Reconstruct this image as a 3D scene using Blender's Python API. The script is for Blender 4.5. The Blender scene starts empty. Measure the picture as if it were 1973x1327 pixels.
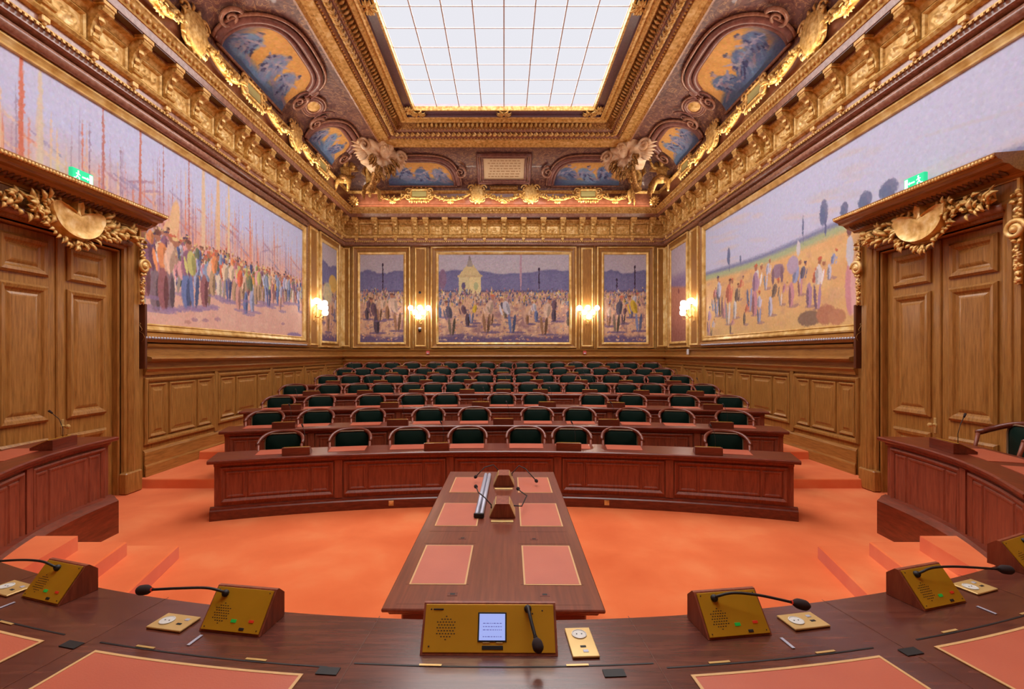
import bpy, bmesh, math, random
import numpy as np
from math import sin, cos, pi, radians, sqrt, atan2, asin
from mathutils import Vector, Matrix

SC = bpy.context.scene
COL = SC.collection

# ---------------------------------------------------------------- camera
# level camera 2.2 m above the hall floor; focal 900 px on a 1973 px wide frame
F = 900.0
CX, CY, CH = 971.0, 682.0, 2.2
cam_d = bpy.data.cameras.new('camera')
cam = bpy.data.objects.new('camera', cam_d)
COL.objects.link(cam)
cam.location = (0, 0, CH)
cam.rotation_euler = (pi / 2, 0, 0)
cam_d.sensor_fit = 'HORIZONTAL'
cam_d.sensor_width = 36.0
cam_d.lens = 36.0 * F / 1973.0
cam_d.shift_x = (1973 / 2 - CX) / 1973
cam_d.shift_y = (CY - 1327 / 2) / 1973
cam_d.clip_start = 0.05
SC.camera = cam

# ---------------------------------------------------------------- light
world = bpy.data.worlds.new('world')
SC.world = world
world.use_nodes = True
bg = world.node_tree.nodes['Background']
bg.inputs[0].default_value = (1.0, 0.93, 0.86, 1)
bg.inputs[1].default_value = 1.0
SKYLIGHT_STRENGTH = 0.55
# overcast daylight falling through the glazed skylight
sun_d = bpy.data.lights.new('sun', 'SUN')
sun_d.energy = 33.0
sun_d.angle = radians(140)
sun_d.color = (1.0, 0.97, 0.94)
sun = bpy.data.objects.new('sun', sun_d)
COL.objects.link(sun)
sun.location = (0, 7, 20)
# added warm fill lights, hidden behind the cornice crown to brighten the cove
for nm, loc, rot, ln in (('added_cove_fill', (-5.47, 7.9, 7.53), (0, radians(-180 + 48), 0), 16.0), ('added_cove_fill', (5.47, 7.9, 7.53), (0, radians(180 - 48), 0), 16.0),
                         ('added_cove_fill', (0, 16.72, 7.53), (radians(180 - 48), 0, 0), 10.6)):
    ld = bpy.data.lights.new(nm, 'AREA')
    ld.shape = 'RECTANGLE'
    ld.size, ld.size_y = (0.06, ln) if abs(loc[0]) > 1 else (ln, 0.06)
    ld.energy = (6.8 if abs(loc[0]) > 1 else 4.0) * ln
    ld.color = (1.0, 0.86, 0.68)
    lo_ = bpy.data.objects.new(nm, ld)
    COL.objects.link(lo_)
    lo_.location = loc
    lo_.rotation_euler = rot
SC.view_settings.view_transform = 'Standard'
SC.view_settings.look = 'None'
SC.view_settings.exposure = 0.38
SC.view_settings.gamma = 1.0
SC.view_settings.use_curve_mapping = False
SC.cycles.max_bounces = 8
SC.cycles.diffuse_bounces = 5
SC.cycles.glossy_bounces = 4
SC.cycles.sample_clamp_indirect = 6.0
SC.cycles.caustics_reflective = False
SC.cycles.caustics_refractive = False

# ---------------------------------------------------------------- colours / materials
def lin(c):
    c = c / 255.0
    return c / 12.92 if c <= 0.04045 else ((c + 0.055) / 1.055) ** 2.4

def rgb(r, g, b):
    return (lin(r), lin(g), lin(b), 1.0)

MATS = {}

def new_mat(name):
    m = bpy.data.materials.new(name)
    m.use_nodes = True
    nt = m.node_tree
    b = nt.nodes['Principled BSDF']
    MATS[name] = m
    return m, nt, b

def plain(name, col, rough=0.5, metal=0.0, coat=0.0, emit=None, es=0.0, spec=None):
    m, nt, b = new_mat(name)
    b.inputs['Base Color'].default_value = col
    b.inputs['Roughness'].default_value = rough
    b.inputs['Metallic'].default_value = metal
    b.inputs['Coat Weight'].default_value = coat
    b.inputs['Coat Roughness'].default_value = 0.15
    if spec is not None:
        b.inputs['Specular IOR Level'].default_value = spec
    if emit:
        b.inputs['Emission Color'].default_value = emit
        b.inputs['Emission Strength'].default_value = es
    return m

def coord(nt, scale):
    tc = nt.nodes.new('ShaderNodeTexCoord')
    mp = nt.nodes.new('ShaderNodeMapping')
    mp.inputs['Scale'].default_value = scale
    nt.links.new(tc.outputs['Object'], mp.inputs['Vector'])
    return mp

def ramp(nt, stops):
    r = nt.nodes.new('ShaderNodeValToRGB')
    e = r.color_ramp.elements
    while len(e) < len(stops):
        e.new(0.5)
    for i, (p, c) in enumerate(stops):
        e[i].position = p
        e[i].color = c
    return r

def wood(name, dark, mid, light, scale=(1, 1, 1), rough=0.35, coat=0.3, noise=3.0, bump=0.05):
    """grain runs along the axis that has the small scale"""
    m, nt, b = new_mat(name)
    mp = coord(nt, scale)
    n1 = nt.nodes.new('ShaderNodeTexNoise')
    n1.inputs['Scale'].default_value = noise * 2.2
    n1.inputs['Detail'].default_value = 7
    n1.inputs['Roughness'].default_value = 0.65
    n1.inputs['Distortion'].default_value = 0.15
    nt.links.new(mp.outputs[0], n1.inputs['Vector'])
    r = ramp(nt, [(0.22, dark), (0.5, mid), (0.78, light)])
    nt.links.new(n1.outputs['Fac'], r.inputs[0])
    nt.links.new(r.outputs[0], b.inputs['Base Color'])
    bp = nt.nodes.new('ShaderNodeBump')
    bp.inputs['Strength'].default_value = bump
    bp.inputs['Distance'].default_value = 0.004
    nt.links.new(n1.outputs['Fac'], bp.inputs['Height'])
    nt.links.new(bp.outputs[0], b.inputs['Normal'])
    b.inputs['Roughness'].default_value = rough
    b.inputs['Coat Weight'].default_value = coat
    b.inputs['Coat Roughness'].default_value = 0.18
    return m

def gold(name, dark, mid, light, scale=14.0, metal=0.45, rough=0.46, bump=0.3):
    m, nt, b = new_mat(name)
    mp = coord(nt, (1, 1, 1))
    n1 = nt.nodes.new('ShaderNodeTexNoise')
    n1.inputs['Scale'].default_value = scale
    n1.inputs['Detail'].default_value = 5
    nt.links.new(mp.outputs[0], n1.inputs['Vector'])
    r = ramp(nt, [(0.3, dark), (0.5, mid), (0.68, light)])
    nt.links.new(n1.outputs['Fac'], r.inputs[0])
    nt.links.new(r.outputs[0], b.inputs['Base Color'])
    bp = nt.nodes.new('ShaderNodeBump')
    bp.inputs['Strength'].default_value = bump
    bp.inputs['Distance'].default_value = 0.015
    nt.links.new(n1.outputs['Fac'], bp.inputs['Height'])
    nt.links.new(bp.outputs[0], b.inputs['Normal'])
    b.inputs['Roughness'].default_value = rough
    b.inputs['Metallic'].default_value = metal
    return m

wood('oak_v', rgb(108, 66, 24), rgb(156, 106, 48), rgb(184, 132, 68), (9, 9, 0.7), noise=2.2)
wood('oak_h', rgb(108, 66, 24), rgb(158, 106, 48), rgb(186, 132, 68), (9, 0.7, 9), noise=2.2)
wood('oak_hx', rgb(108, 66, 24), rgb(158, 106, 48), rgb(186, 132, 68), (0.7, 9, 9), noise=2.2)
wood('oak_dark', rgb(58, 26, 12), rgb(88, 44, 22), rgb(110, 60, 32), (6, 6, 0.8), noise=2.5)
wood('mahogany_v', rgb(92, 40, 26), rgb(132, 64, 42), rgb(156, 84, 56), (8, 8, 0.9), rough=0.45, coat=0.03, noise=2.0)
wood('mahogany_h', rgb(70, 24, 14), rgb(104, 42, 26), rgb(132, 60, 38), (0.8, 8, 8), rough=0.32, coat=0.25, noise=2.0)
wood('mahogany_y', rgb(70, 24, 12), rgb(108, 42, 22), rgb(136, 58, 34), (8, 0.8, 8), rough=0.34, coat=0.2, noise=2.0)
wood('mahogany_top', rgb(92, 40, 26), rgb(114, 54, 36), rgb(136, 70, 46), (9, 0.4, 9), rough=0.28, coat=0.5, noise=2.0)
wood('mahogany_cross', rgb(64, 29, 22), rgb(88, 43, 32), rgb(114, 61, 45), (0.9, 11, 9), rough=0.26, coat=0.4, noise=2.2)
wood('plum_moulding', rgb(118, 74, 56), rgb(160, 112, 92), rgb(188, 142, 124), (2, 2, 2), rough=0.25, coat=0.4)
wood('oak_ply', rgb(70, 34, 18), rgb(92, 46, 24), rgb(104, 56, 32), (6, 6, 0.6))
gold('gold', rgb(176, 126, 58), rgb(224, 178, 98), rgb(242, 210, 142), metal=0.2)
gold('gold_fine', rgb(200, 150, 76), rgb(230, 188, 112), rgb(246, 218, 154), scale=5, rough=0.4, bump=.08, metal=0.3)
gold('gold_pale', rgb(190, 140, 66), rgb(230, 184, 108), rgb(248, 216, 156), scale=9, metal=0.3, rough=0.46)
gold('gold_dark', rgb(110, 70, 34), rgb(160, 112, 56), rgb(210, 164, 96), scale=26, metal=0.4, rough=0.45)
gold('brass_plate', rgb(186, 140, 24), rgb(200, 152, 32), rgb(212, 164, 40), scale=2.5, metal=0.4, rough=0.42, bump=0.03)
gold('brass_pale', rgb(200, 164, 100), rgb(212, 176, 112), rgb(222, 188, 124), scale=3, metal=0.4, rough=0.32, bump=0.03)
plain('leather_trim', rgb(204, 160, 106), 0.5)
gold('cream_gilt', rgb(222, 178, 134), rgb(246, 214, 176), rgb(255, 236, 210), scale=6, metal=0.08, rough=0.5)
plain('green_leather', rgb(9, 31, 24), 0.5, spec=0.12)
plain('brass_studs', rgb(132, 104, 78), 0.5, 0.2)
plain('mic_black', rgb(26, 18, 18), 0.6)
plain('mic_foam', rgb(44, 30, 30), 0.95)
plain('black', rgb(16, 10, 10), 0.6)
plain('socket_white', rgb(206, 202, 196), 0.4)
plain('steel', rgb(176, 176, 192), 0.5, 0.4)
plain('led_green', rgb(20, 110, 40), 0.4, emit=rgb(40, 190, 70), es=0.2)
plain('led_red', rgb(150, 34, 18), 0.4, emit=rgb(230, 50, 25), es=0.2)
plain('screen', rgb(30, 34, 70), 0.3, emit=rgb(166, 180, 244), es=0.72)
plain('screen_ink', rgb(90, 90, 150), 0.4, emit=rgb(90, 95, 170), es=0.5)
plain('lamp_glass', rgb(255, 250, 240), 0.3, emit=(1.0, 0.95, 0.88, 1), es=16.0)
plain('exit_green', rgb(20, 160, 110), 0.4, emit=rgb(30, 190, 130), es=0.9)
plain('exit_white', rgb(230, 250, 240), 0.4, emit=rgb(220, 255, 240), es=0.95)
def skyglass():
    m, nt, b = new_mat('skylight_glass')
    nt.nodes.remove(b)
    tr = nt.nodes.new('ShaderNodeBsdfTransparent'); em = nt.nodes.new('ShaderNodeEmission')
    em.inputs[0].default_value = (0.80, 0.86, 1.06, 1); em.inputs[1].default_value = SKYLIGHT_STRENGTH
    mx = nt.nodes.new('ShaderNodeMixShader'); mx.inputs[0].default_value = 0.65
    nt.links.new(tr.outputs[0], mx.inputs[1]); nt.links.new(em.outputs[0], mx.inputs[2])
    nt.links.new(mx.outputs[0], nt.nodes['Material Output'].inputs[0])
skyglass()
plain('skylight_bar', rgb(206, 186, 180), 0.5)
plain('tablet_paint', rgb(226, 204, 168), 0.5)
plain('tablet_ink', rgb(180, 140, 96), 0.5)
plain('tablet_green', rgb(190, 184, 120), 0.5)
plain('red_device', rgb(214, 84, 84), 0.4)
plain('white_device', rgb(214, 214, 220), 0.4)
wood('plum_band', rgb(96, 70, 84), rgb(112, 82, 98), rgb(126, 96, 112), (3, 3, 3), rough=0.3, coat=0.3)

def carpet():
    m, nt, b = new_mat('carpet')
    mp = coord(nt, (1, 1, 1))
    n1 = nt.nodes.new('ShaderNodeTexNoise'); n1.inputs['Scale'].default_value = 1.3
    n1.inputs['Detail'].default_value = 6; n1.inputs['Distortion'].default_value = 0.2
    n2 = nt.nodes.new('ShaderNodeTexNoise'); n2.inputs['Scale'].default_value = 220
    nt.links.new(mp.outputs[0], n1.inputs['Vector']); nt.links.new(mp.outputs[0], n2.inputs['Vector'])
    r = ramp(nt, [(0.3, rgb(216, 100, 50)), (0.52, rgb(228, 114, 62)), (0.72, rgb(236, 134, 80))])
    nt.links.new(n1.outputs['Fac'], r.inputs[0])
    nt.links.new(r.outputs[0], b.inputs['Base Color'])
    bp = nt.nodes.new('ShaderNodeBump'); bp.inputs['Strength'].default_value = 0.25
    bp.inputs['Distance'].default_value = 0.004
    nt.links.new(n2.outputs['Fac'], bp.inputs['Height']); nt.links.new(bp.outputs[0], b.inputs['Normal'])
    b.inputs['Roughness'].default_value = 0.95
    b.inputs['Specular IOR Level'].default_value = 0.1
    b.inputs['Sheen Weight'].default_value = 0.2
carpet()

def leather(name, a, c):
    m, nt, b = new_mat(name)
    mp = coord(nt, (1, 1, 1))
    n2 = nt.nodes.new('ShaderNodeTexVoronoi'); n2.inputs['Scale'].default_value = 160
    n1 = nt.nodes.new('ShaderNodeTexNoise'); n1.inputs['Scale'].default_value = 3
    nt.links.new(mp.outputs[0], n2.inputs['Vector']); nt.links.new(mp.outputs[0], n1.inputs['Vector'])
    r = ramp(nt, [(0.3, a), (0.7, c)])
    nt.links.new(n1.outputs['Fac'], r.inputs[0]); nt.links.new(r.outputs[0], b.inputs['Base Color'])
    bp = nt.nodes.new('ShaderNodeBump'); bp.inputs['Strength'].default_value = 0.15
    bp.inputs['Distance'].default_value = 0.002
    nt.links.new(n2.outputs['Distance'], bp.inputs['Height']); nt.links.new(bp.outputs[0], b.inputs['Normal'])
    b.inputs['Roughness'].default_value = 0.45
    b.inputs['Coat Weight'].default_value = 0.35
    b.inputs['Coat Roughness'].default_value = 0.4
leather('leather', rgb(178, 84, 58), rgb(188, 94, 66))

def damask(name, base, dk, ornament, scale):
    m, nt, b = new_mat(name)
    mp = coord(nt, (1, 1, 1))
    n = nt.nodes.new('ShaderNodeTexNoise'); n.inputs['Scale'].default_value = scale
    n.inputs['Detail'].default_value = 3; n.inputs['Distortion'].default_value = 2.2
    nt.links.new(mp.outputs[0], n.inputs['Vector'])
    r = ramp(nt, [(0.36, dk), (0.47, base), (0.54, base), (0.58, ornament), (0.62, base)])
    nt.links.new(n.outputs['Fac'], r.inputs[0]); nt.links.new(r.outputs[0], b.inputs['Base Color'])
    b.inputs['Roughness'].default_value = 0.4
    b.inputs['Coat Weight'].default_value = 0.15
damask('cove_paint', rgb(122, 84, 80), rgb(98, 64, 64), rgb(184, 142, 104), 4.6)
wood('cove_frame', rgb(92, 52, 50), rgb(128, 82, 76), rgb(156, 108, 98), (1.5, 1.5, 1.5), rough=0.35, coat=0.2)
wood('cove_fascia', rgb(104, 56, 34), rgb(132, 78, 56), rgb(160, 108, 88), (1.2, 1.2, 1.2), rough=0.3, coat=0.3)

def paint_mat():
    m, nt, b = new_mat('painted_canvas')
    a = nt.nodes.new('ShaderNodeAttribute'); a.attribute_name = 'paint'
    nt.links.new(a.outputs['Color'], b.inputs['Base Color'])
    b.inputs['Roughness'].default_value = 0.75
    b.inputs['Specular IOR Level'].default_value = 0.25
paint_mat()

# ---------------------------------------------------------------- object helpers
def tag(o, label=None, cat=None, group=None, kind=None):
    if label: o['label'] = label
    if cat: o['category'] = cat
    if group: o['group'] = group
    if kind: o['kind'] = kind
    return o

def thing(name, label, cat, loc=(0, 0, 0), rz=0.0, group=None):
    o = bpy.data.objects.new(name, None)
    o.empty_display_size = 0.1
    COL.objects.link(o)
    o.location = loc
    o.rotation_euler = (0, 0, rz)
    return tag(o, label, cat, group)

def copy_tree(o, parent=None):
    c = o.copy()
    COL.objects.link(c)
    if parent is not None:
        c.parent = parent
    for ch in list(o.children):
        copy_tree(ch, c)
    return c

def ident(x, y, z):
    return (x, y, z)

class MB:
    """collects shapes; build() links them as one mesh"""
    def __init__(self, xf=None):
        self.v = []; self.f = []; self.m = []; self.xf = xf or ident; self.mi = 0
    def add(self, vs, fs):
        b = len(self.v)
        self.v.extend(self.xf(*p) for p in vs)
        for f in fs:
            self.f.append(tuple(b + i for i in f)); self.m.append(self.mi)
    def box(self, x0, x1, y0, y1, z0, z1, M=None):
        vs = [(x, y, z) for x in (x0, x1) for y in (y0, y1) for z in (z0, z1)]
        if M is not None: vs = [tuple(M @ Vector(p)) for p in vs]
        self.add(vs, [(0, 1, 3, 2), (4, 6, 7, 5), (0, 4, 5, 1), (2, 3, 7, 6), (0, 2, 6, 4), (1, 5, 7, 3)])
    def bbox(self, x0, x1, y0, y1, z0, z1, b=0.01, M=None):
        """box with chamfered edges"""
        b = min(b, (x1 - x0) / 2.1, (y1 - y0) / 2.1, (z1 - z0) / 2.1)
        vs = []
        for x, sx in ((x0, 1), (x1, -1)):
            for y, sy in ((y0, 1), (y1, -1)):
                for z, sz in ((z0, 1), (z1, -1)):
                    vs += [(x, y + sy * b, z + sz * b), (x + sx * b, y, z + sz * b), (x + sx * b, y + sy * b, z)]
        if M is not None: vs = [tuple(M @ Vector(p)) for p in vs]
        def I(i, j, k, a): return ((i * 2 + j) * 2 + k) * 3 + a
        fs = []
        for i in (0, 1):
            fs.append((I(i, 0, 0, 0), I(i, 0, 1, 0), I(i, 1, 1, 0), I(i, 1, 0, 0)))
            fs.append((I(0, i, 0, 1), I(1, i, 0, 1), I(1, i, 1, 1), I(0, i, 1, 1)))
            fs.append((I(0, 0, i, 2), I(0, 1, i, 2), I(1, 1, i, 2), I(1, 0, i, 2)))
            for j in (0, 1):
                fs.append((I(i, j, 0, 0), I(i, j, 1, 0), I(i, j, 1, 1), I(i, j, 0, 1)))
                fs.append((I(i, 0, j, 0), I(i, 1, j, 0), I(i, 1, j, 2), I(i, 0, j, 2)))
                fs.append((I(0, i, j, 1), I(1, i, j, 1), I(1, i, j, 2), I(0, i, j, 2)))
                for k in (0, 1):
                    fs.append((I(i, j, k, 0), I(i, j, k, 1), I(i, j, k, 2)))
        self.add(vs, fs)
    def prism(self, poly, axis, a0, a1, M=None):
        """poly of 2-D points extruded along axis: 'x' poly=(y,z), 'y' poly=(x,z), 'z' poly=(x,y)"""
        n = len(poly)
        def P(u, w, a):
            return {'x': (a, u, w), 'y': (u, a, w), 'z': (u, w, a)}[axis]
        vs = [P(u, w, a0) for u, w in poly] + [P(u, w, a1) for u, w in poly]
        if M is not None: vs = [tuple(M @ Vector(p)) for p in vs]
        fs = [tuple(range(n)), tuple(range(2 * n - 1, n - 1, -1))]
        fs += [(i, (i + 1) % n, n + (i + 1) % n, n + i) for i in range(n)]
        self.add(vs, fs)
    def lathe(self, prof, c=(0, 0, 0), n=16, M=None):
        """prof [(r,z)] about z"""
        vs = []
        for r, z in prof:
            for k in range(n):
                a = 2 * pi * k / n
                vs.append((r * cos(a), r * sin(a), z))
        M = (Matrix.Translation(c) @ M) if M is not None else Matrix.Translation(c)
        vs = [tuple(M @ Vector(p)) for p in vs]
        fs = []
        for j in range(len(prof) - 1):
            for k in range(n):
                fs.append((j * n + k, j * n + (k + 1) % n, (j + 1) * n + (k + 1) % n, (j + 1) * n + k))
        fs.append(tuple(range(n))); fs.append(tuple((len(prof) - 1) * n + k for k in range(n)))
        self.add(vs, fs)
    def ball(self, c, r, n=8, m=5, sc=(1, 1, 1), M=None):
        prof = [(max(1e-4, sin(pi * j / m)), -cos(pi * j / m)) for j in range(m + 1)]
        S = Matrix.Diagonal((r * sc[0], r * sc[1], r * sc[2], 1))
        self.lathe(prof, c, n, (M @ S) if M is not None else S)
    def tube(self, pts, r, n=8, closed=False, flat=None):
        """r number or list; flat=(a,b) scales the section along the two frame axes"""
        pts = [Vector(p) for p in pts]
        N = len(pts)
        rs = r if isinstance(r, (list, tuple)) else [r] * N
        vs = []
        up = None
        for i in range(N):
            if closed:
                t = pts[(i + 1) % N] - pts[i - 1]
            else:
                t = pts[min(i + 1, N - 1)] - pts[max(i - 1, 0)]
            if t.length < 1e-9: t = Vector((0, 0, 1))
            t.normalize()
            if up is None:
                up = Vector((0, 0, 1)) if abs(t.z) < 0.9 else Vector((0, 1, 0))
            u = up - t * up.dot(t)
            if u.length < 1e-6: u = t.orthogonal()
            u.normalize(); w = t.cross(u); up = u
            fa, fb = flat or (1, 1)
            for k in range(n):
                a = 2 * pi * k / n
                p = pts[i] + (u * cos(a) * fa + w * sin(a) * fb) * rs[i]
                vs.append(tuple(p))
        fs = []
        for i in range(N if closed else N - 1):
            j = (i + 1) % N
            for k in range(n):
                fs.append((i * n + k, i * n + (k + 1) % n, j * n + (k + 1) % n, j * n + k))
        if not closed:
            fs.append(tuple(range(n))); fs.append(tuple((N - 1) * n + k for k in range(n)))
        self.add(vs, fs)
    def rect(self, s0, s1, z0, z1, prof, n=1, fill=True, back=False):
        """nested mitred loops of a rectangle in (s, z); prof [(inset, p)], p stands out of the surface"""
        vs = []
        def seg(a, b, k): return [a + (b - a) * i / k for i in range(k)]
        L = 0
        for ins, p in prof:
            a0, a1, b0, b1 = s0 + ins, s1 - ins, z0 + ins, z1 - ins
            loop = [(s, p, b0) for s in seg(a0, a1, n)] + [(a1, p, b0)] + [(s, p, b1) for s in seg(a1, a0, n)] + [(a0, p, b1)]
            L = len(loop)
            vs += loop
        fs = []
        for j in range(len(prof) - 1):
            for i in range(L):
                k = (i + 1) % L
                fs.append((j * L + i, j * L + k, (j + 1) * L + k, (j + 1) * L + i))
        o = (len(prof) - 1) * L
        if fill:
            for i in range(n):
                fs.append((o + i, o + i + 1, o + L - 2 - i, o + (L - 1 - i)))
        self.add(vs, fs)
    def sweep(self, prof, s0, s1, n=1):
        """profile [(p,z)] drawn along s, open strip with end caps"""
        m = len(prof)
        vs = []
        for i in range(n + 1):
            s = s0 + (s1 - s0) * i / n
            vs += [(s, p, z) for p, z in prof]
        fs = []
        for i in range(n):
            for j in range(m - 1):
                fs.append((i * m + j, i * m + j + 1, (i + 1) * m + j + 1, (i + 1) * m + j))
        fs.append(tuple(range(m))); fs.append(tuple(n * m + j for j in range(m)))
        self.add(vs, fs)
    def leaf(self, p, d, nrm, ln, w, lift=0.3):
        """curved carved leaf from p along d"""
        d = Vector(d).normalized(); nrm = Vector(nrm); nrm = (nrm - d * nrm.dot(d)).normalized(); sd = d.cross(nrm)
        p = Vector(p); vs = []
        for t, k in ((0, .25), (.3, .9), (.6, 1.0), (.85, .55), (1, .08)):
            c = p + d * ln * t + nrm * (ln * lift * sin(t * pi * 0.8))
            vs += [tuple(c - sd * w * k), tuple(c + nrm * w * 0.55 * k), tuple(c + sd * w * k), tuple(c - nrm * w * 0.3)]
        fs = []
        for i in range(4):
            for k in range(4):
                fs.append((i * 4 + k, i * 4 + (k + 1) % 4, i * 4 + 4 + (k + 1) % 4, i * 4 + 4 + k))
        fs += [(0, 1, 2, 3), (16, 17, 18, 19)]
        self.add(vs, fs)
    def build(self, name, mats, parent=None, smooth=False, auto=None, loc=None):
        me = bpy.data.meshes.new(name)
        me.from_pydata(self.v, [], self.f)
        if not isinstance(mats, (list, tuple)): mats = [mats]
        for m in mats: me.materials.append(MATS[m])
        me.polygons.foreach_set('material_index', self.m)
        bm = bmesh.new(); bm.from_mesh(me)
        bmesh.ops.recalc_face_normals(bm, faces=bm.faces)
        bm.to_mesh(me); bm.free()
        if smooth:
            me.polygons.foreach_set('use_smooth', [True] * len(me.polygons))
            if auto: me.set_sharp_from_angle(angle=radians(auto))
        me.update()
        o = bpy.data.objects.new(name, me)
        COL.objects.link(o)
        if parent is not None: o.parent = parent
        if loc is not None: o.location = loc
        return o

def struct(o, label=None):
    o['kind'] = 'structure'
    if label: o['label'] = label
    return o

# ---------------------------------------------------------------- wall frames: (s along the wall, p out of the wall, z)
XW, YB, Y0 = 6.0, 17.3, -2.8
def WL(s, p, z): return (-XW + p, s, z)
def WR(s, p, z): return (XW - p, s, z)
def WB(s, p, z): return (s, YB - p, z)
SIDES = {'left': WL, 'right': WR, 'back': WB}

def ring_side(mb, side, prof):
    """one wall's share of a profile [(p,z)] running round the room, mitred at the corners"""
    vs = []
    for p, z in prof:
        if side == 'back': vs += [(-XW + p, YB - p, z), (XW - p, YB - p, z)]
        elif side == 'left': vs += [(-XW + p, Y0, z), (-XW + p, YB - p, z)]
        else: vs += [(XW - p, Y0, z), (XW - p, YB - p, z)]
    fs = [(2 * j, 2 * j + 1, 2 * j + 3, 2 * j + 2) for j in range(len(prof) - 1)]
    x = mb.xf; mb.xf = ident; mb.add(vs, fs); mb.xf = x

# ---------------------------------------------------------------- painter (colours held in the canvas mesh)
class Canvas:
    def __init__(self, w, h, seed=0):
        self.w, self.h = w, h
        self.a = np.zeros((h, w, 3))
        self.X, self.Y = np.meshgrid(np.linspace(0, 1, w), np.linspace(0, 1, h))   # Y=0 bottom
        self.rng = np.random.RandomState(seed)
    def noise(self, gx, gy):
        r = self.rng.rand(gy + 2, gx + 2)
        x = self.X * gx; y = self.Y * gy
        i = x.astype(int); j = y.astype(int); fx = x - i; fy = y - j
        fx = fx * fx * (3 - 2 * fx); fy = fy * fy * (3 - 2 * fy)
        return (r[j, i] * (1 - fx) + r[j, i + 1] * fx) * (1 - fy) + (r[j + 1, i] * (1 - fx) + r[j + 1, i + 1] * fx) * fy
    def blend(self, m, c):
        m = np.clip(m, 0, 1)[..., None]
        self.a = self.a * (1 - m) + np.array(c, float) * m
    def dab(self, cx, cy, rx, ry, c, rot=0, al=1.0, hard=4):
        x0 = int(max(0, (cx - rx - ry) * self.w - 1)); x1 = int(min(self.w, (cx + rx + ry) * self.w + 2))
        R = max(rx * self.w, ry * self.h) + 2
        y0 = int(max(0, cy * self.h - R)); y1 = int(min(self.h, cy * self.h + R))
        x0 = int(max(0, cx * self.w - R)); x1 = int(min(self.w, cx * self.w + R))
        if x1 <= x0 or y1 <= y0: return
        asp = self.w / self.h
        dx = (self.X[y0:y1, x0:x1] - cx) * asp; dy = self.Y[y0:y1, x0:x1] - cy
        u = (dx * cos(rot) + dy * sin(rot)) / (rx * asp); v = (-dx * sin(rot) + dy * cos(rot)) / ry
        m = np.clip((1 - (u * u + v * v)) * hard, 0, 1)[..., None] * al
        s = self.a[y0:y1, x0:x1]
        self.a[y0:y1, x0:x1] = s * (1 - m) + np.array(c, float) * m
    def grain(self, k):
        n = self.rng.rand(self.h, self.w, 1) - 0.5
        n2 = (self.noise(self.w // 4, self.h // 3) - 0.5)[..., None]
        self.a = np.clip(self.a + n * k + n2 * k * 1.4, 0, 255)
    asp = 0.345     # height / width of the real canvas
    def figure(self, x, y, h, top, bot, rng, lean=0.0):
        """a generic standing daub: skirt or trousers, jacket, arm, head; h is a share of the canvas height"""
        k = h * self.asp            # one figure height in canvas widths
        sh = tuple(v * .72 for v in bot)
        if rng.random() < .5:
            self.dab(x, y + h * .24, k * .10, h * .27, bot); self.dab(x + k * .05, y + h * .2, k * .045, h * .22, sh)
        else:
            for sg in (-1, 1): self.dab(x + sg * k * .06, y + h * .22, k * .045, h * .25, bot if sg < 0 else sh, rot=-sg * .12)
        cx = x + lean * k * .22
        self.dab(cx, y + h * .62, k * .105, h * .19, top, rot=-lean * .5)
        self.dab(cx + k * .05, y + h * .60, k * .045, h * .16, tuple(v * .8 for v in top), rot=-lean * .5)
        self.dab(cx - k * .09 + lean * k * .1, y + h * .56, k * .03, h * .15, tuple(min(255, v * 1.08) for v in top), rot=.3)
        hx = x + lean * k * .42
        self.dab(hx, y + h * .88 - abs(lean) * h * .06, k * .05, h * .065, (176, 122, 100))
        self.dab(hx, y + h * .925 - abs(lean) * h * .06, k * .065, h * .028, rng.choice([(120, 80, 70), (224, 196, 140), (90, 76, 100), (206, 110, 84)]))
    def strokes(self, n, lx, ly, jit, rot=0.0, seed=1):
        """rework the whole picture in short brush strokes"""
        r = np.random.RandomState(seed)
        src = self.a.copy()
        for i in range(n):
            x, y = r.rand(), r.rand()
            c = src[int(y * (self.h - 1)), int(x * (self.w - 1))] + (r.rand() - .5) * jit + (r.rand(3) - .5) * jit * .7
            self.dab(x, y, lx * (.6 + r.rand() * .8), ly * (.6 + r.rand() * .8), np.clip(c, 0, 255), rot=rot + (r.rand() - .5) * 1.2, al=.75, hard=2)
    def to_object(self, name, fn, parent=None):
        """fn(u,v)->xyz, u and v arrays 0..1"""
        w, h = self.w, self.h
        P = fn(self.X.ravel(), self.Y.ravel())
        P = np.stack(P, 1).astype(np.float32)
        idx = np.arange(w * h).reshape(h, w)
        q = np.stack([idx[:-1, :-1], idx[:-1, 1:], idx[1:, 1:], idx[1:, :-1]], -1).reshape(-1, 4)
        me = bpy.data.meshes.new(name)
        me.from_pydata(P.tolist(), [], q.tolist())
        c = self.a.reshape(-1, 3) / 255.0
        c = np.where(c <= 0.04045, c / 12.92, ((c + 0.055) / 1.055) ** 2.4)
        col = np.concatenate([c, np.ones((len(c), 1))], 1).astype(np.float32)
        at = me.color_attributes.new('paint', 'FLOAT_COLOR', 'POINT')
        at.data.foreach_set('color', col.ravel())
        me.materials.append(MATS['painted_canvas'])
        me.polygons.foreach_set('use_smooth', [True] * len(me.polygons))
        o = bpy.data.objects.new(name, me)
        COL.objects.link(o)
        if parent is not None: o.parent = parent
        return o


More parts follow.
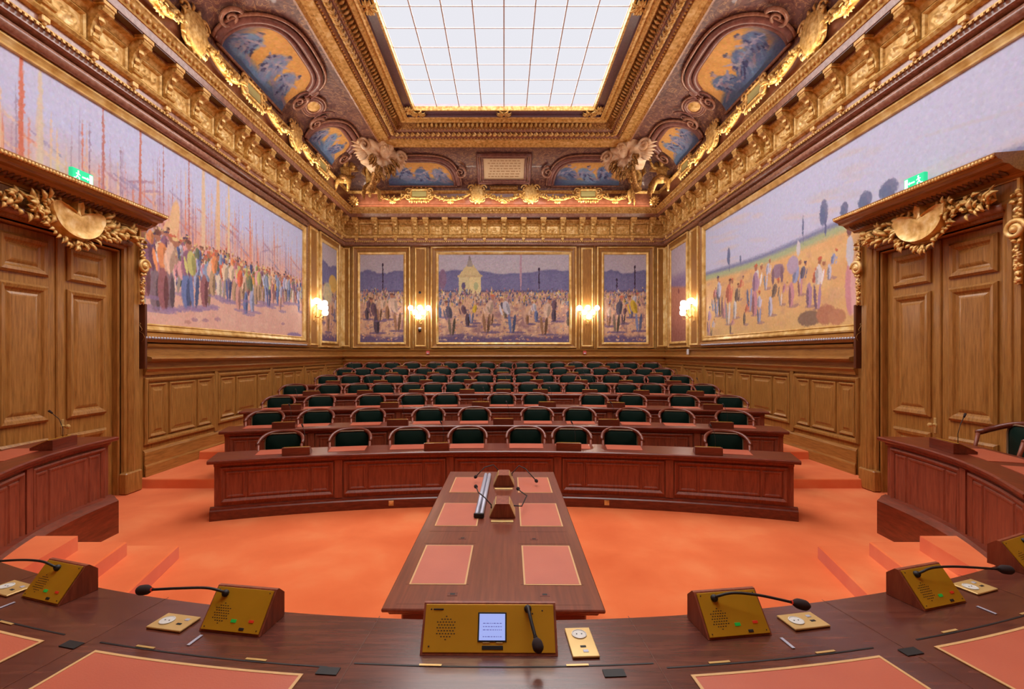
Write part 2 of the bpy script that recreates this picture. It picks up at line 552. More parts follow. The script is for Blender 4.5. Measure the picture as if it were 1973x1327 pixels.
# ================================================================ ROOM SHELL
RISE, RUN, FIRST = 0.15, 1.45, 7.66
def tier_z(y):
    k = 0 if y < FIRST else min(6, 1 + int((y - FIRST) / RUN))
    return k * RISE
mb = MB()
prof = [(Y0, -0.3), (Y0, 0)]
for k in range(6):
    y = FIRST + RUN * k
    prof += [(y, RISE * k), (y + 0.015, RISE * (k + 1) - 0.015), (y + 0.03, RISE * (k + 1))]
prof += [(YB + .2, RISE * 6), (YB + .2, -0.3)]
mb.prism(prof, 'x', -XW - .25, XW + .25)
struct(mb.build('floor', 'carpet'), 'orange carpeted floor rising in low broad tiers to the back wall')

DOOR_Y = {'left': 6.376, 'right': 6.53}
DHW, DTOP = 0.90, 3.80
for side, fn in (('left', WL), ('right', WR)):
    dc = DOOR_Y[side]
    mb = MB(fn)
    mb.box(Y0, dc - DHW - .015, -0.3, 0, -0.3, 9.7)
    mb.box(dc + DHW + .015, YB + .2, -0.3, 0, -0.3, 9.7)
    mb.box(dc - DHW - .015, dc + DHW + .015, -0.3, 0, DTOP + .015, 9.7)
    w = struct(mb.build('wall_' + side, 'oak_v'), 'oak panelled %s wall of the chamber' % side)
    divs = [7.7, 9.7, 12.0, 13.95, 15.6, 17.2]
    divs = [d + (0.1 if side == 'right' and i == 0 else 0) for i, d in enumerate(divs)]
    for i in range(5):
        a, b = divs[i] + 0.07, divs[i + 1] - 0.07
        zb = 0.68 + 0.07 * i + (0.15 if i > 1 else 0)
        mb = MB(fn)
        mb.rect(a, b, zb, 1.80, [(0, 0), (0, .03), (.02, .05), (.05, .045), (.07, .02), (.085, .015)], fill=False)
        ws = (b - a - 0.2 - 0.16)
        x = a + 0.10
        for k, fr in enumerate((.27, .46, .27)):
            e = x + ws * fr
            mb.rect(x, e, zb + .11, 1.70, [(0, 0), (0, .02), (.02, .035), (.045, .02), (.06, .008), (.10, .012), (.13, .03)])
            x = e + 0.08
        mb.build('wainscot_panel', 'oak_v', w)
    mb = MB(fn)
    for d in divs[1:-1]:
        mb.bbox(d - .05, d + .05, 0, .035, .6, 1.86, .008)
    mb.build('wainscot_stile', 'oak_v', w)
mb = MB(WB)
mb.box(-XW - .3, XW + .3, -0.2, 0, -0.3, 9.7)
w = struct(mb.build('wall_back', 'oak_v'), 'oak panelled back wall behind the top row')
for i in range(6):
    mb = MB(WB)
    a = -5.8 + i * 1.95
    mb.rect(a, a + 1.8, 1.15, 1.80, [(0, 0), (0, .03), (.03, .05), (.07, .02), (.09, .01), (.12, .03)])
    mb.build('wainscot_panel', 'oak_hx', w)

mb = MB()
mb.box(-XW - .3, XW + .3, Y0 - .2, Y0, -.3, 9.7)
struct(mb.build('wall_front', 'oak_v'), 'plain oak wall behind the near desk')

def seg_side(side, name, prof, mats, label, lo=None):
    """a moulding along one wall; lo starts it past the door on the side walls"""
    fn = SIDES[side]
    mb = MB(fn)
    if lo is not None and side != 'back':
        vs = []
        for p, z in prof: vs += [(lo, p, z), (YB - p, p, z)]
        mb.add(vs, [(2 * j, 2 * j + 1, 2 * j + 3, 2 * j + 2) for j in range(len(prof) - 1)])
        mb.add([(lo, p, z) for p, z in prof], [tuple(range(len(prof)))])
    else:
        ring_side(mb, side, prof)
    return struct(mb.build(name, mats), label)

tn = 1
for side in ('left', 'back', 'right'):
    lo = {'left': 7.76, 'right': 7.92, 'back': None}[side]
    oakm = 'oak_hx' if side == 'back' else 'oak_h'
    seg_side(side, 'baseboard_' + side, [(0.05, -.1), (.05, .32), (.035, .35), (.035, .55), (.02, .58), (0, .6)], oakm,
             'plain oak skirting board of the %s wall' % side, lo)
    seg_side(side, 'trim_%d' % tn, [(0, 1.84), (.04, 1.85), (.05, 1.9), (.09, 1.95), (.035, 1.97), (.035, 2.05), (.14, 2.09), (.16, 2.12),
             (.14, 2.15), (.04, 2.17), (.04, 2.3), (.08, 2.33), (.09, 2.37), (0, 2.40)], oakm,
             'projecting oak dado rail along the %s wall' % side, lo)
    tn += 1

# ---------------------------------------------------------------- main cornice, one per wall
def scroll_relief(mb, s0, s1, z0, z1, p0, amp, seed, nx=14, nz=8):
    """carved scrollwork as a height field, mirrored about its middle"""
    rng = random.Random(seed)
    cs = [(rng.uniform(.1, .9), rng.uniform(-.6, .6), rng.uniform(5, 9), rng.uniform(0, 6)) for _ in range(3)]
    vs = []
    for j in range(nz + 1):
        for i in range(nx + 1):
            u = -1 + 2 * i / nx; v = -1 + 2 * j / nz
            h = 0.45 * max(0, cos(sqrt(u * u * 2 + v * v) * 5.2)) * math.exp(-(u * u * 3 + v * v * .7))
            for cu, cv, k, ph in cs:
                dx, dy = abs(u) - cu, (v - cv) * .6
                r = sqrt(dx * dx + dy * dy); th = atan2(dy, dx)
                h += 0.5 * max(0, sin(th * 2 + k * r * 1.6 + ph)) * math.exp(-r * r * 9)
            e = min(1, (1 - abs(u)) * 5, (1 - abs(v)) * 4)
            vs.append((s0 + (s1 - s0) * i / nx, p0 + amp * min(1.2, h) * max(0, e), z0 + (z1 - z0) * j / nz))
    w = nx + 1
    mb.add(vs, [(j * w + i, j * w + i + 1, (j + 1) * w + i + 1, (j + 1) * w + i) for j in range(nz) for i in range(nx)])

BACK_MOD = [0, .715, 1.43, 2.14, 2.84, 3.25, 3.97, 4.7, 5.4]
BACK_MOD = sorted([-m for m in BACK_MOD[1:]] + BACK_MOD)
SIDE_MOD = [4.45, 5.17, 5.89, 6.6, 7.32, 8.04, 8.75, 9.46, 10.17, 10.57, 11.3, 12.03, 12.76, 13.49, 14.2, 14.6, 15.33, 16.05, 16.7]

def modillion_mesh(mb):
    P = [(.12, 7.12), (.43, 7.12), (.43, 7.05), (.405, 7.0), (.34, 6.96), (.27, 6.86), (.235, 6.74), (.235, 6.64), (.25, 6.58),
         (.24, 6.53), (.12, 6.5)]
    mb.prism([(p, z) for p, z in P], 'x', -.085, .085)
    mb.mi = 1; mb.bbox(-.11, .11, .1, .445, 7.08, 7.145, .008); mb.mi = 0
    mb.tube([(-.1, .385, 7.02), (.1, .385, 7.02)], .035, 8)
    mb.tube([(-.095, .25, 6.6), (.095, .25, 6.6)], .035, 8)
    for z, p in ((6.92, .33), (6.8, .27), (6.7, .25)):
        mb.leaf((0, p - .01, z + .05), (0, -.25, -1), (0, 1, 0), .13, .06, .2)
    mb.mi = 1; mb.bbox(-.055, .055, .1, .24, 6.375, 6.455, .012)
    mb.ball((0, .2, 6.365), .03, 6, 4)

cornices = {}
for side in ('left', 'back', 'right'):
    fn = SIDES[side]
    lab = {'left': 'gilded cornice with scroll brackets above the left mural', 'right': 'gilded cornice with scroll brackets above the right mural',
           'back': 'gilded cornice with scroll brackets above the back wall'}[side]
    mb = MB(fn)
    mb.mi = 0   # plum fascias
    ring_side(mb, side, [(0, 6.18), (.16, 6.20), (.19, 6.22)])
    ring_side(mb, side, [(.15, 6.24), (.15, 6.32), (.18, 6.33)])
    ring_side(mb, side, [(.18, 6.35), (.18, 6.44)])
    mb.mi = 1   # gold
    ring_side(mb, side, [(.18, 6.33), (.195, 6.335), (.195, 6.35), (.18, 6.355)])
    ring_side(mb, side, [(.18, 6.44), (.24, 6.46), (.27, 6.50), (.25, 6.53), (.14, 6.54), (.14, 6.95), (.18, 6.96), (.22, 7.03), (.29, 7.07), (.29, 7.1)])
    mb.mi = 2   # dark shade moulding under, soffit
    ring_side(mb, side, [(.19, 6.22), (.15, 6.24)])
    mb.mi = 0
    ring_side(mb, side, [(.29, 7.1), (.29, 7.14), (.45, 7.15), (.45, 7.17)])
    ring_side(mb, side, [(.45, 7.16), (.46, 7.27)])
    mb.mi = 1
    ring_side(mb, side, [(.46, 7.27), (.475, 7.275), (.485, 7.30), (.47, 7.31), (.49, 7.36), (.53, 7.42), (.55, 7.44), (.55, 7.47), (.30, 7.52)])
    cor = mb.build('trim_%d' % tn, ['plum_moulding', 'gold', 'oak_dark'])
    tn += 1
    struct(cor, lab)
    cornices[side] = cor
    # running beads on the crown and darts on the lower fascia
    mb = MB(fn)
    lo, hi = (-5.5, 5.5) if side == 'back' else (3.6, YB - .6)
    n = int((hi - lo) / .105)
    for i in range(n):
        s = lo + (i + .5) * (hi - lo) / n
        mb.ball((s, .50, 7.36), .034, 6, 4, (1.1, 1, 1.3))
    mb.build('bead_moulding', 'gold_pale', cor, smooth=True)
    mb = MB(fn)
    n = int((hi - lo) / .07)
    for i in range(n):
        s = lo + (i + .5) * (hi - lo) / n
        mb.box(s - .018, s + .018, .18, .205, 6.30, 6.33)
    mb.build('dentil_row', 'gold', cor)
    mods = BACK_MOD if side == 'back' else SIDE_MOD
    proto = None
    for s in mods:
        if proto is None:
            m = MB(ident); modillion_mesh(m)
            proto = m.build('modillion', ['gold', 'gold_pale'], cor)
            o = proto
        else:
            o = proto.copy(); COL.objects.link(o); o.parent = cor
        # local frame: x along wall, y out of wall
        if side == 'left': o.matrix_basis = Matrix(((0, 1, 0, -XW), (1, 0, 0, s), (0, 0, 1, 0), (0, 0, 0, 1)))
        elif side == 'right': o.matrix_basis = Matrix(((0, -1, 0, XW), (1, 0, 0, s), (0, 0, 1, 0), (0, 0, 0, 1)))
        else: o.matrix_basis = Matrix(((1, 0, 0, s), (0, -1, 0, YB), (0, 0, 1, 0), (0, 0, 0, 1)))
    for i in range(len(mods) - 1):
        a, b = mods[i] + .10, mods[i + 1] - .10
        if b - a < .25:
            mb = MB(fn); scroll_relief(mb, a, b, 6.58, 6.92, .15, .08, 77, 8, 8)
            mb.build('frieze_carving', 'gold', cor, smooth=True)
            continue
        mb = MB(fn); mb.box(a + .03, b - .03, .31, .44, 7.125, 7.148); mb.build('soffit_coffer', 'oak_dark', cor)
        mb = MB(fn)
        mb.rect(a, b, 6.56, 6.94, [(0, .14), (0, .19), (.02, .20), (.04, .18), (.055, .15)], fill=False)
        mb.build('frieze_frame', 'gold', cor)
        mb = MB(fn)
        scroll_relief(mb, a + .05, b - .05, 6.61, 6.89, .15, .06, i % 4 + 11, 20, 12)
        mb.build('frieze_carving', 'gold_pale', cor, smooth=True)

# ---------------------------------------------------------------- cove, ceiling frame, skylight
CP0, CZ0, CPA, CZA = .34, 8.10, 1.62, .95
def cove_pt(side, s, t, off=0.0):
    a = t * pi / 2
    nx, nz = CZA * cos(a), -CPA * sin(a)
    l = sqrt(nx * nx + nz * nz)
    p = CP0 + CPA * (1 - cos(a)) + off * nx / l
    z = CZ0 + CZA * sin(a) + off * nz / l
    return SIDES[side](s, p, z)

for side in ('left', 'back', 'right'):
    mb = MB(SIDES[side])
    mb.mi = 1
    ring_side(mb, side, [(.30, 7.5), (.40, 7.54), (.38, 7.6), (.34, 7.64), (.34, 8.02)])
    mb.mi = 2
    ring_side(mb, side, [(.34, 8.02), (.40, 8.05), (.42, 8.09), (.40, 8.12), (.36, 8.14)])
    mb.mi = 0
    N = 14
    ring_side(mb, side, [(CP0 + CPA * (1 - cos(i / N * pi / 2)), CZ0 + CZA * sin(i / N * pi / 2)) for i in range(N + 1)])
    o = struct(mb.build('ceiling', ['cove_paint', 'cove_fascia', 'gold']), 'painted plum coloured cove above the %s cornice' % side)

fr = MB()
for side in ('left', 'back', 'right'):
    fr.mi = 1; ring_side(fr, side, [(1.93, 9.04), (1.95, 8.98), (2.0, 8.97)])
    fr.mi = 0; ring_side(fr, side, [(2.0, 8.97), (2.06, 9.03), (2.16, 9.06)])
    fr.mi = 2; ring_side(fr, side, [(2.16, 9.06), (2.17, 9.03), (2.30, 9.05), (2.30, 9.10)])
    fr.mi = 1; ring_side(fr, side, [(2.30, 9.10), (2.36, 9.10), (2.40, 9.17), (2.56, 9.22), (2.60, 9.20), (2.62, 9.27)])
    fr.mi = 3; ring_side(fr, side, [(2.62, 9.27), (2.66, 9.36), (2.78, 9.44)])
    fr.mi = 0; ring_side(fr, side, [(2.78, 9.44), (2.80, 9.38), (2.85, 9.36), (2.90, 9.38), (2.92, 9.42), (3.00, 9.40), (3.05, 9.42)])
    fr.mi = 4; ring_side(fr, side, [(3.05, 9.42), (3.06, 9.50), (3.25, 9.53)])
    fr.mi = 0; ring_side(fr, side, [(3.25, 9.53), (3.26, 9.50), (3.31, 9.50), (3.33, 9.62)])
fr_o = struct(fr.build('trim_%d' % tn, ['gold', 'plum_moulding', 'gold_pale', 'gold_dark', 'plum_band']), 'deep gilded moulded frame around the skylight')
tn += 1
for side in ('left', 'back', 'right'):
    mb = MB(SIDES[side])
    lo, hi = (-(XW - 2.5), XW - 2.5) if side == 'back' else (5.5, YB - 2.5)
    n = int((hi - lo) / .16)
    for i in range(n):
        s = lo + (i + .5) * (hi - lo) / n
        mb.leaf((s - .05, 2.42, 9.16), (.6, .5, .1), (0, .2, -1), .17, .05, .35)
        mb.leaf((s + .03, 2.56, 9.2), (.5, -.6, -.1), (0, .2, -1), .14, .045, .35)
        mb.ball((s, 2.49, 9.17), .035, 6, 4)
    mb.build('leaf_carving', 'gold_pale', fr_o, smooth=True)
    mb = MB(SIDES[side])
    n = int((hi - lo) / .1)
    for i in range(n):
        s = lo + (i + .5) * (hi - lo) / n
        mb.ball((s, 2.33, 9.10), .03, 6, 4)
        mb.ball((s, 2.62, 9.25), .022, 6, 4)
    mb.build('bead_moulding', 'gold', fr_o, smooth=True)
    mb = MB(SIDES[side])
    hs = .0
    lo2, hi2 = (-2.75, 2.75) if side == 'back' else (6.0, YB - 3.2)
    n = int((hi2 - lo2) / .14)
    for i in range(n):
        s = lo2 + (i + .5) * (hi2 - lo2) / n
        mb.leaf((s, 2.64, 9.30), (.1, .7, .7), (0, .7, -.7), .17, .05, .15)
    mb.build('leaf_row', 'gold_fine', fr_o, smooth=True)
    # small carved knots on the plum band
    mb = MB(SIDES[side])
    spots = [-2.6, 0, 2.6] if side == 'back' else [5.6, 9.8, 13.95]
    for s in spots:
        for k in range(10):
            a = k * 2 * pi / 10
            mb.leaf((s, 3.15, 9.51), (cos(a), sin(a) * .5, 0), (0, 0, -1), .24, .05, .3)
        mb.ball((s, 3.15, 9.49), .06, 8, 5)
    mb.build('carved_knot', 'gold', fr_o, smooth=True)

GX, GY1, PANE = 2.68, 13.98, 0.67
GROWS = 20
GY0 = GY1 - GROWS * PANE
mb = MB()
mb.add([(-GX, GY0, 9.63), (GX, GY0, 9.63), (GX, GY1, 9.63), (-GX, GY1, 9.63)], [(0, 1, 2, 3)])
win = struct(mb.build('window_1', 'skylight_glass'), 'large white glazed skylight divided into square panes')
mb = MB()
for i in range(9):
    x = -GX + i * PANE
    mb.box(x - .013, x + .013, GY0, GY1, 9.60, 9.628)
for j in range(GROWS + 1):
    y = GY0 + j * PANE
    mb.box(-GX, GX, y - .009, y + .009, 9.608, 9.628)
mb.build('glazing_bars', 'skylight_bar', win)
mb = MB()
mb.box(-XW - .3, XW + .3, Y0, GY0, 9.5, 9.7)
mb.box(-XW - .3, -GX - .02, GY0, YB, 9.64, 9.7)
mb.box(GX + .02, XW + .3, GY0, YB, 9.64, 9.7)
mb.box(-GX - .02, GX + .02, GY1 + .02, YB, 9.64, 9.7)
struct(mb.build('ceiling', 'cove_frame'), 'flat ceiling behind the skylight frame')

# ---------------------------------------------------------------- wall pilasters
def pilaster(side, s0, s1, label):
    fn = SIDES[side]
    t = MB(fn)
    t.bbox(s0, s1, 0, .06, 2.40, 6.19, .01)
    o = t.build('trim_%d' % pilaster.n, 'oak_v')
    struct(o, label)
    pilaster.n += 1
    t = MB(fn)
    t.rect(s0 + .03, s1 - .03, 2.47, 6.12, [(0, .06), (0, .085), (.02, .10), (.05, .09), (.06, .06)], fill=False)
    t.build('gilded_frame', 'gold_fine', o)
    t = MB(fn)
    for s in (s0 - .045, s1 + .02):
        t.bbox(s, s + .025, 0, .05, 2.40, 6.19, .008)
    t.build('gilded_fillet', 'gold_fine', o)
    return o
pilaster.n = tn
pilaster('back', -3.32, -2.84, 'oak pilaster with gilded frame left of the central back mural')
pilaster('back', 2.82, 3.32, 'oak pilaster with gilded frame right of the central back mural')
pilaster('back', -5.96, -5.66, 'narrow oak corner pilaster at the left end of the back wall')
pilaster('back', 5.62, 5.96, 'narrow oak corner pilaster at the right end of the back wall')
pilaster('left', 14.24, 14.92, 'oak pilaster with gilded frame on the left wall')
pilaster('right', 14.24, 14.92, 'oak pilaster with gilded frame on the right wall')
pilaster('left', 16.95, 17.22, 'narrow oak pilaster at the far end of the left wall')
pilaster('right', 16.95, 17.22, 'narrow oak pilaster at the far end of the right wall')

# ---------------------------------------------------------------- murals
LAV = (184, 178, 204); PEACH = (222, 170, 140); ROSE = (206, 156, 142)
def lerp(a, b, t): return tuple(a[i] + (b[i] - a[i]) * t for i in range(3))

def paint_left():
    """upright streaks of peach and lavender over a bright crowd of daubs on a rose ground (u runs to the back of the room)"""
    c = Canvas(760, 240, 3)
    r = random.Random(5)
    c.blend(np.ones_like(c.X), (194, 200, 236))
    c.blend(c.noise(9, 4) * .4, (214, 204, 218))
    top = .78 + .10 * c.noise(5, 1) - .05 * c.X
    m = np.clip((top - c.Y) * 4, 0, 1)
    c.blend(m * (.65 + .5 * c.noise(22, 7)), (228, 172, 150)); c.blend(m * np.clip(c.noise(30, 10) - .5, 0, 1) * 1.6, (168, 152, 190))
    for i in range(60):
        x, y = r.random(), r.uniform(.46, .76)
        c.dab(x, y, r.uniform(.015, .04), .007, r.choice([(176, 132, 150), (232, 196, 166), (150, 140, 178), (214, 130, 108)]), rot=r.choice([-.25, -.35, .3]), al=.6)
    for i in range(260):
        x = r.random(); w = r.uniform(.0006, .0020); hgt = r.uniform(.15, .45)
        col = r.choice([(214, 124, 100), (176, 140, 160), (228, 176, 142), (150, 128, 156), (222, 134, 106), (232, 196, 160)])
        c.dab(x, .5 + hgt / 2 + r.uniform(-.05, .06), w, hgt / 2, col, al=r.uniform(.35, .8))
    for x, w, col in ((.145, .004, (214, 120, 92)), (.170, .0045, (216, 200, 180)), (.27, .0022, (190, 120, 110)), (.345, .003, (200, 122, 104)),
                      (.40, .0018, (182, 120, 116)), (.515, .007, (226, 196, 162)), (.565, .008, (228, 190, 146)), (.605, .005, (228, 200, 160)), (.09, .003, (216, 124, 96)), (.47, .0022, (190, 118, 112))):
        c.dab(x, .66, w, .42, col, al=.9)
    c.dab(.428, .60, .014, .14, (230, 190, 146), rot=-.18); c.dab(.418, .54, .020, .07, (230, 190, 146))
    g = np.clip((.34 + .03 * c.noise(8, 1) - c.Y) * 10, 0, 1)
    c.blend(g, (224, 178, 162)); c.blend(g * np.clip(c.noise(40, 10) - .4, 0, 1), (234, 198, 178))
    pal = [(226, 120, 90), (232, 206, 176), (104, 112, 158), (226, 172, 92), (184, 180, 208), (200, 136, 146), (92, 92, 136), (200, 196, 124),
           (228, 190, 166), (148, 106, 128), (232, 154, 104), (224, 168, 168), (120, 128, 104), (206, 200, 214), (150, 164, 196)]
    legs = [(116, 132, 182), (104, 112, 160), (196, 164, 132), (230, 214, 196), (160, 108, 112), (172, 178, 212), (214, 160, 150), (140, 120, 130)]
    for i in range(330):
        x = r.uniform(.30, 1); t = (x - .30) / .7
        h = .24 - .10 * t
        c.figure(x, .52 - h + r.uniform(-.05, .06), h * r.uniform(.85, 1.05), r.choice(pal), r.choice(legs + pal), r, r.uniform(-.3, .3))
    for i in range(34):
        t = ((i * 13) % 34 + r.random() * .7) / 34; t = 1 - (1 - t)
        x = .335 + .64 * t
        h = (.46 if r.random() < .5 else .36) * (1 - t) + .22 * t
        y = .10 + .16 * t + r.uniform(-.02, .12)
        y = min(y, .56 - h)
        c.dab(x + .014, y - .005, h * .10, .012, (156, 132, 172), al=.7)
        c.figure(x, y, h, r.choice(pal), r.choice(legs), r, r.choice([-1, 1]) * r.choice([.1, .3, .5, .8]))
    for i in range(14):
        c.dab(r.uniform(.34, 1), r.uniform(.03, .14), .012, .012, r.choice([(190, 140, 130), (232, 196, 176), (170, 130, 150)]), al=.7)
    c.dab(.94, .04, .05, .028, (144, 122, 166), al=.9)
    c.strokes(24000, .0020, .008, 16, seed=4)
    c.grain(5)
    return c

def paint_right():
    """pale sky, a thin blue green rise, warm stubble ground with generic daubed figures"""
    c = Canvas(760, 240, 8)
    r = random.Random(9)
    c.blend(np.ones_like(c.X), (198, 202, 232))
    for k in range(60):
        x, y = r.random(), r.uniform(.45, 1)
        c.dab(x, y, r.uniform(.03, .10), r.uniform(.01, .03), r.choice([(212, 200, 208), (220, 200, 196), (202, 196, 206)]), rot=r.uniform(.05, .25), al=.5, hard=1)
    c.blend(np.clip((.78 - c.Y) * 1.6, 0, 1) * .45, (212, 190, 206))
    hor = .585 + .02 * np.sin(c.X * 7)
    def hy(x): return .585 + .02 * sin(x * 7)
    c.blend(np.clip((hor + .03 - c.Y) * 40, 0, 1), (136, 140, 176))
    c.blend(np.clip((hor - c.Y) * 40, 0, 1) * np.clip(1.2 - .2 * c.X + c.noise(9, 3), 0, 1), (176, 186, 146))
    f = np.clip((hor - .04 - c.Y) * 30, 0, 1)
    c.blend(f, (228, 180, 126)); c.blend(f * np.clip(c.noise(24, 14) - .3, 0, 1) * .9, (236, 204, 146))
    c.blend(f * np.clip(c.noise(44, 26) - .6, 0, 1) * 1.2, (190, 146, 134))
    c.blend(f * np.clip((.20 - c.Y) * 6, 0, 1) * .5, (218, 188, 126))
    def tree(x, h, w):
        y = hy(x)
        c.dab(x, y + h * .6, w, h * .45, (122, 126, 160), al=.95); c.dab(x + w * .4, y + h * .5, w * .7, h * .35, (108, 120, 156), al=.9)
        c.dab(x - w * .3, y + h * .1, w * .25, h * .35, (110, 112, 150))
    for x, h, w in ((.845, .16, .009), (.78, .07, .004), (.52, .14, .003), (.455, .17, .012), (.40, .10, .010), (.35, .10, .016), (.30, .10, .02)):
        tree(x, h, w)
    pal = [(204, 200, 220), (160, 166, 206), (206, 150, 160), (226, 218, 218), (136, 116, 106), (184, 146, 172), (120, 112, 132), (216, 130, 106)]
    for x, y, h in ((.975, .05, .22), (.955, .03, .14), (.945, .26, .18), (.92, .20, .26), (.895, .20, .30), (.875, .18, .28), (.85, .12, .32), (.835, .04, .12),
                    (.79, .30, .16), (.735, .20, .30), (.71, .16, .32), (.66, .33, .18), (.50, .16, .24), (.475, .14, .26), (.60, .20, .14), (.81, .16, .24), (.76, .10, .16), (.69, .10, .20), (.64, .14, .22), (.56, .18, .26), (.53, .24, .18), (.93, .32, .12), (.44, .30, .14)):
        h *= 1.22
        c.dab(x - .008, y, h * .08, .010, (170, 132, 134), al=.7)
        c.figure(x, y, h, r.choice(pal), r.choice(pal[:6]), r, r.uniform(-1.1, .3))
    x, y = .385, .10
    c.dab(x, y + .13, .014, .16, (212, 150, 156)); c.dab(x - .007, y + .12, .007, .15, (228, 180, 176)); c.dab(x + .001, y + .32, .010, .09, (214, 212, 222)); c.dab(x + .003, y + .43, .0065, .03, (128, 90, 88))
    c.dab(.50, .09, .04, .05, (146, 118, 100)); c.dab(.45, .10, .03, .06, (190, 132, 104)); c.dab(.42, .08, .025, .05, (196, 140, 108))
    c.dab(.61, .43, .026, .05, (160, 132, 150)); c.dab(.63, .40, .006, .06, (140, 110, 120)); c.dab(.595, .40, .006, .06, (140, 110, 120)); c.dab(.555, .44, .022, .06, (186, 166, 190)); c.dab(.535, .53, .007, .05, (214, 208, 214))
    c.strokes(22000, .0024, .008, 13, seed=6)
    c.grain(4)
    return c

def paint_back(w, h, seed, block, post):
    """mauve sky, blue band of low shapes, peach rubble ground with generic figures"""
    c = Canvas(w, h, seed)
    r = random.Random(seed)
    c.blend(np.ones_like(c.X), (176, 166, 180)); c.blend(c.noise(5, 4) * .4, (190, 178, 176))
    sk = .80 + .02 * c.noise(18, 1) + .02 * np.sin(c.X * 9)
    c.blend(np.clip((sk - c.Y) * 60, 0, 1), (110, 106, 144)); c.blend(np.clip((sk - .02 - c.Y) * 30, 0, 1) * c.noise(30, 6) * .6, (128, 124, 160))
    c.blend(np.clip((.60 - c.Y) * 40, 0, 1), (88, 80, 112))
    g = np.clip((.58 - c.Y) * 40, 0, 1)
    c.blend(g, (206, 164, 134)); c.blend(g * np.clip(c.noise(26, 16) - .45, 0, 1) * 1.7, (146, 110, 118)); c.blend(g * np.clip(c.noise(50, 30) - .5, 0, 1) * 1.4, (224, 184, 150))
    c.blend(np.clip((.07 + .04 * c.noise(5, 1) - c.Y) * 30, 0, 1), (108, 90, 122))
    if block:
        def quad(x0, x1, y0, y1, col, tx=0.0, al=1.0):
            k = np.clip((c.Y - y0) / max(1e-6, y1 - y0), 0, 1)
            c.blend(((c.X > x0 + tx * k) & (c.X < x1 - tx * k) & (c.Y > y0) & (c.Y < y1)) * al, col)
        quad(.155, .235, .55, .74, (206, 190, 146)); quad(.235, .325, .55, .74, (220, 200, 148))
        quad(.145, .335, .74, .765, (196, 170, 128)); quad(.155, .325, .765, .88, (204, 182, 134), .06)
        quad(.215, .262, .86, .93, (158, 146, 138), .008); quad(.225, .25, .93, .985, (140, 128, 130), .008)
        c.dab(.19, .64, .016, .045, (100, 88, 120)); c.dab(.285, .64, .018, .05, (176, 178, 134))
        c.dab(.03, .72, .03, .12, (132, 104, 130))
        c.dab(.63, .82, .008, .24, (176, 140, 154), hard=10)
    for x, y, hh in post:
        c.dab(x, y, .006 * 250 / w, hh, (62, 46, 66), hard=12); c.dab(x, y + hh * .85, .012 * 250 / w, .02, (62, 46, 66)); c.dab(x, y - hh * .3, .011 * 250 / w, .02, (62, 46, 66))
    pal = [(206, 176, 150), (100, 92, 124), (196, 150, 128), (150, 150, 176), (220, 200, 180), (196, 168, 90), (128, 104, 104), (104, 120, 158), (178, 128, 140)]
    c.asp = 200 / w * 1.0
    for i in range(int(w * .7)):
        x = r.random(); y = r.uniform(.40, .54)
        c.figure(x, y, r.uniform(.06, .10), r.choice(pal), r.choice(pal), r, r.uniform(-.6, .6))
    for i in range(int(w * 1.3)):
        c.dab(r.random(), r.uniform(.02, .42), r.uniform(.004, .02) * 250 / w, r.uniform(.004, .014), r.choice([(150, 112, 116), (226, 188, 152), (130, 106, 128), (214, 150, 112), (184, 150, 140)]), rot=r.uniform(-.5, .5), al=.8)
    n = max(4, int(w / 24))
    mains = [((206, 172, 60), (130, 138, 176)), ((206, 176, 156), (150, 110, 84)), ((110, 84, 96), (90, 74, 88)), ((196, 190, 200), (110, 120, 160)), ((96, 88, 104), (120, 104, 90))]
    for i in range(n):
        x = (i + .5 + r.uniform(-.4, .4)) / n
        big = i % 3 == 1
        hh = r.uniform(.40, .48) if big else r.uniform(.20, .32)
        y = r.uniform(.08, .13) if big else r.uniform(.18, .30)
        c.dab(x + .03, y, hh * .3 * 200 / w, .014, (114, 94, 126), al=.85)
        q = r.choice(mains)
        c.figure(x, y, hh, q[0], q[1], r, r.choice([-.7, -.4, .1, .4, .7]))
    c.strokes(int(w * 26), .0045 * 250 / w, .008, 24, seed=seed)
    c.grain(8)
    return c

def flat_canvas(c, side, s0, s1, z0, z1, p, parent, hole=None):
    fn = SIDES[side]
    def f(u, v):
        s = s0 + (s1 - s0) * u; z = z0 + (z1 - z0) * v
        pp = np.full_like(s, p)
        if side == 'left': return (-XW + pp, s, z)
        if side == 'right': return (XW - pp, s, z)
        return (s, YB - pp, z)
    o = c.to_object('canvas', f, parent)
    if hole:
        h0, h1, hz = hole
        bm = bmesh.new(); bm.from_mesh(o.data)
        d = [fc for fc in bm.faces if h0 < fc.calc_center_median().y < h1 and fc.calc_center_median().z < hz]
        bmesh.ops.delete(bm, geom=d, context='FACES')
        bm.to_mesh(o.data); bm.free()
    return o

def open_frame(mb, s_top, s_bot, s1, z0, z1, prof):
    """frame running along the top, down the far end and back along the bottom"""
    vs = []
    for ins, p in prof:
        vs += [(s_top, p, z1 - ins), (s1 - ins, p, z1 - ins), (s1 - ins, p, z0 + ins), (s_bot, p, z0 + ins)]
    fs = [(4 * j + i, 4 * j + i + 1, 4 * j + 5 + i, 4 * j + 4 + i) for j in range(len(prof) - 1) for i in range(3)]
    mb.add(vs, fs)

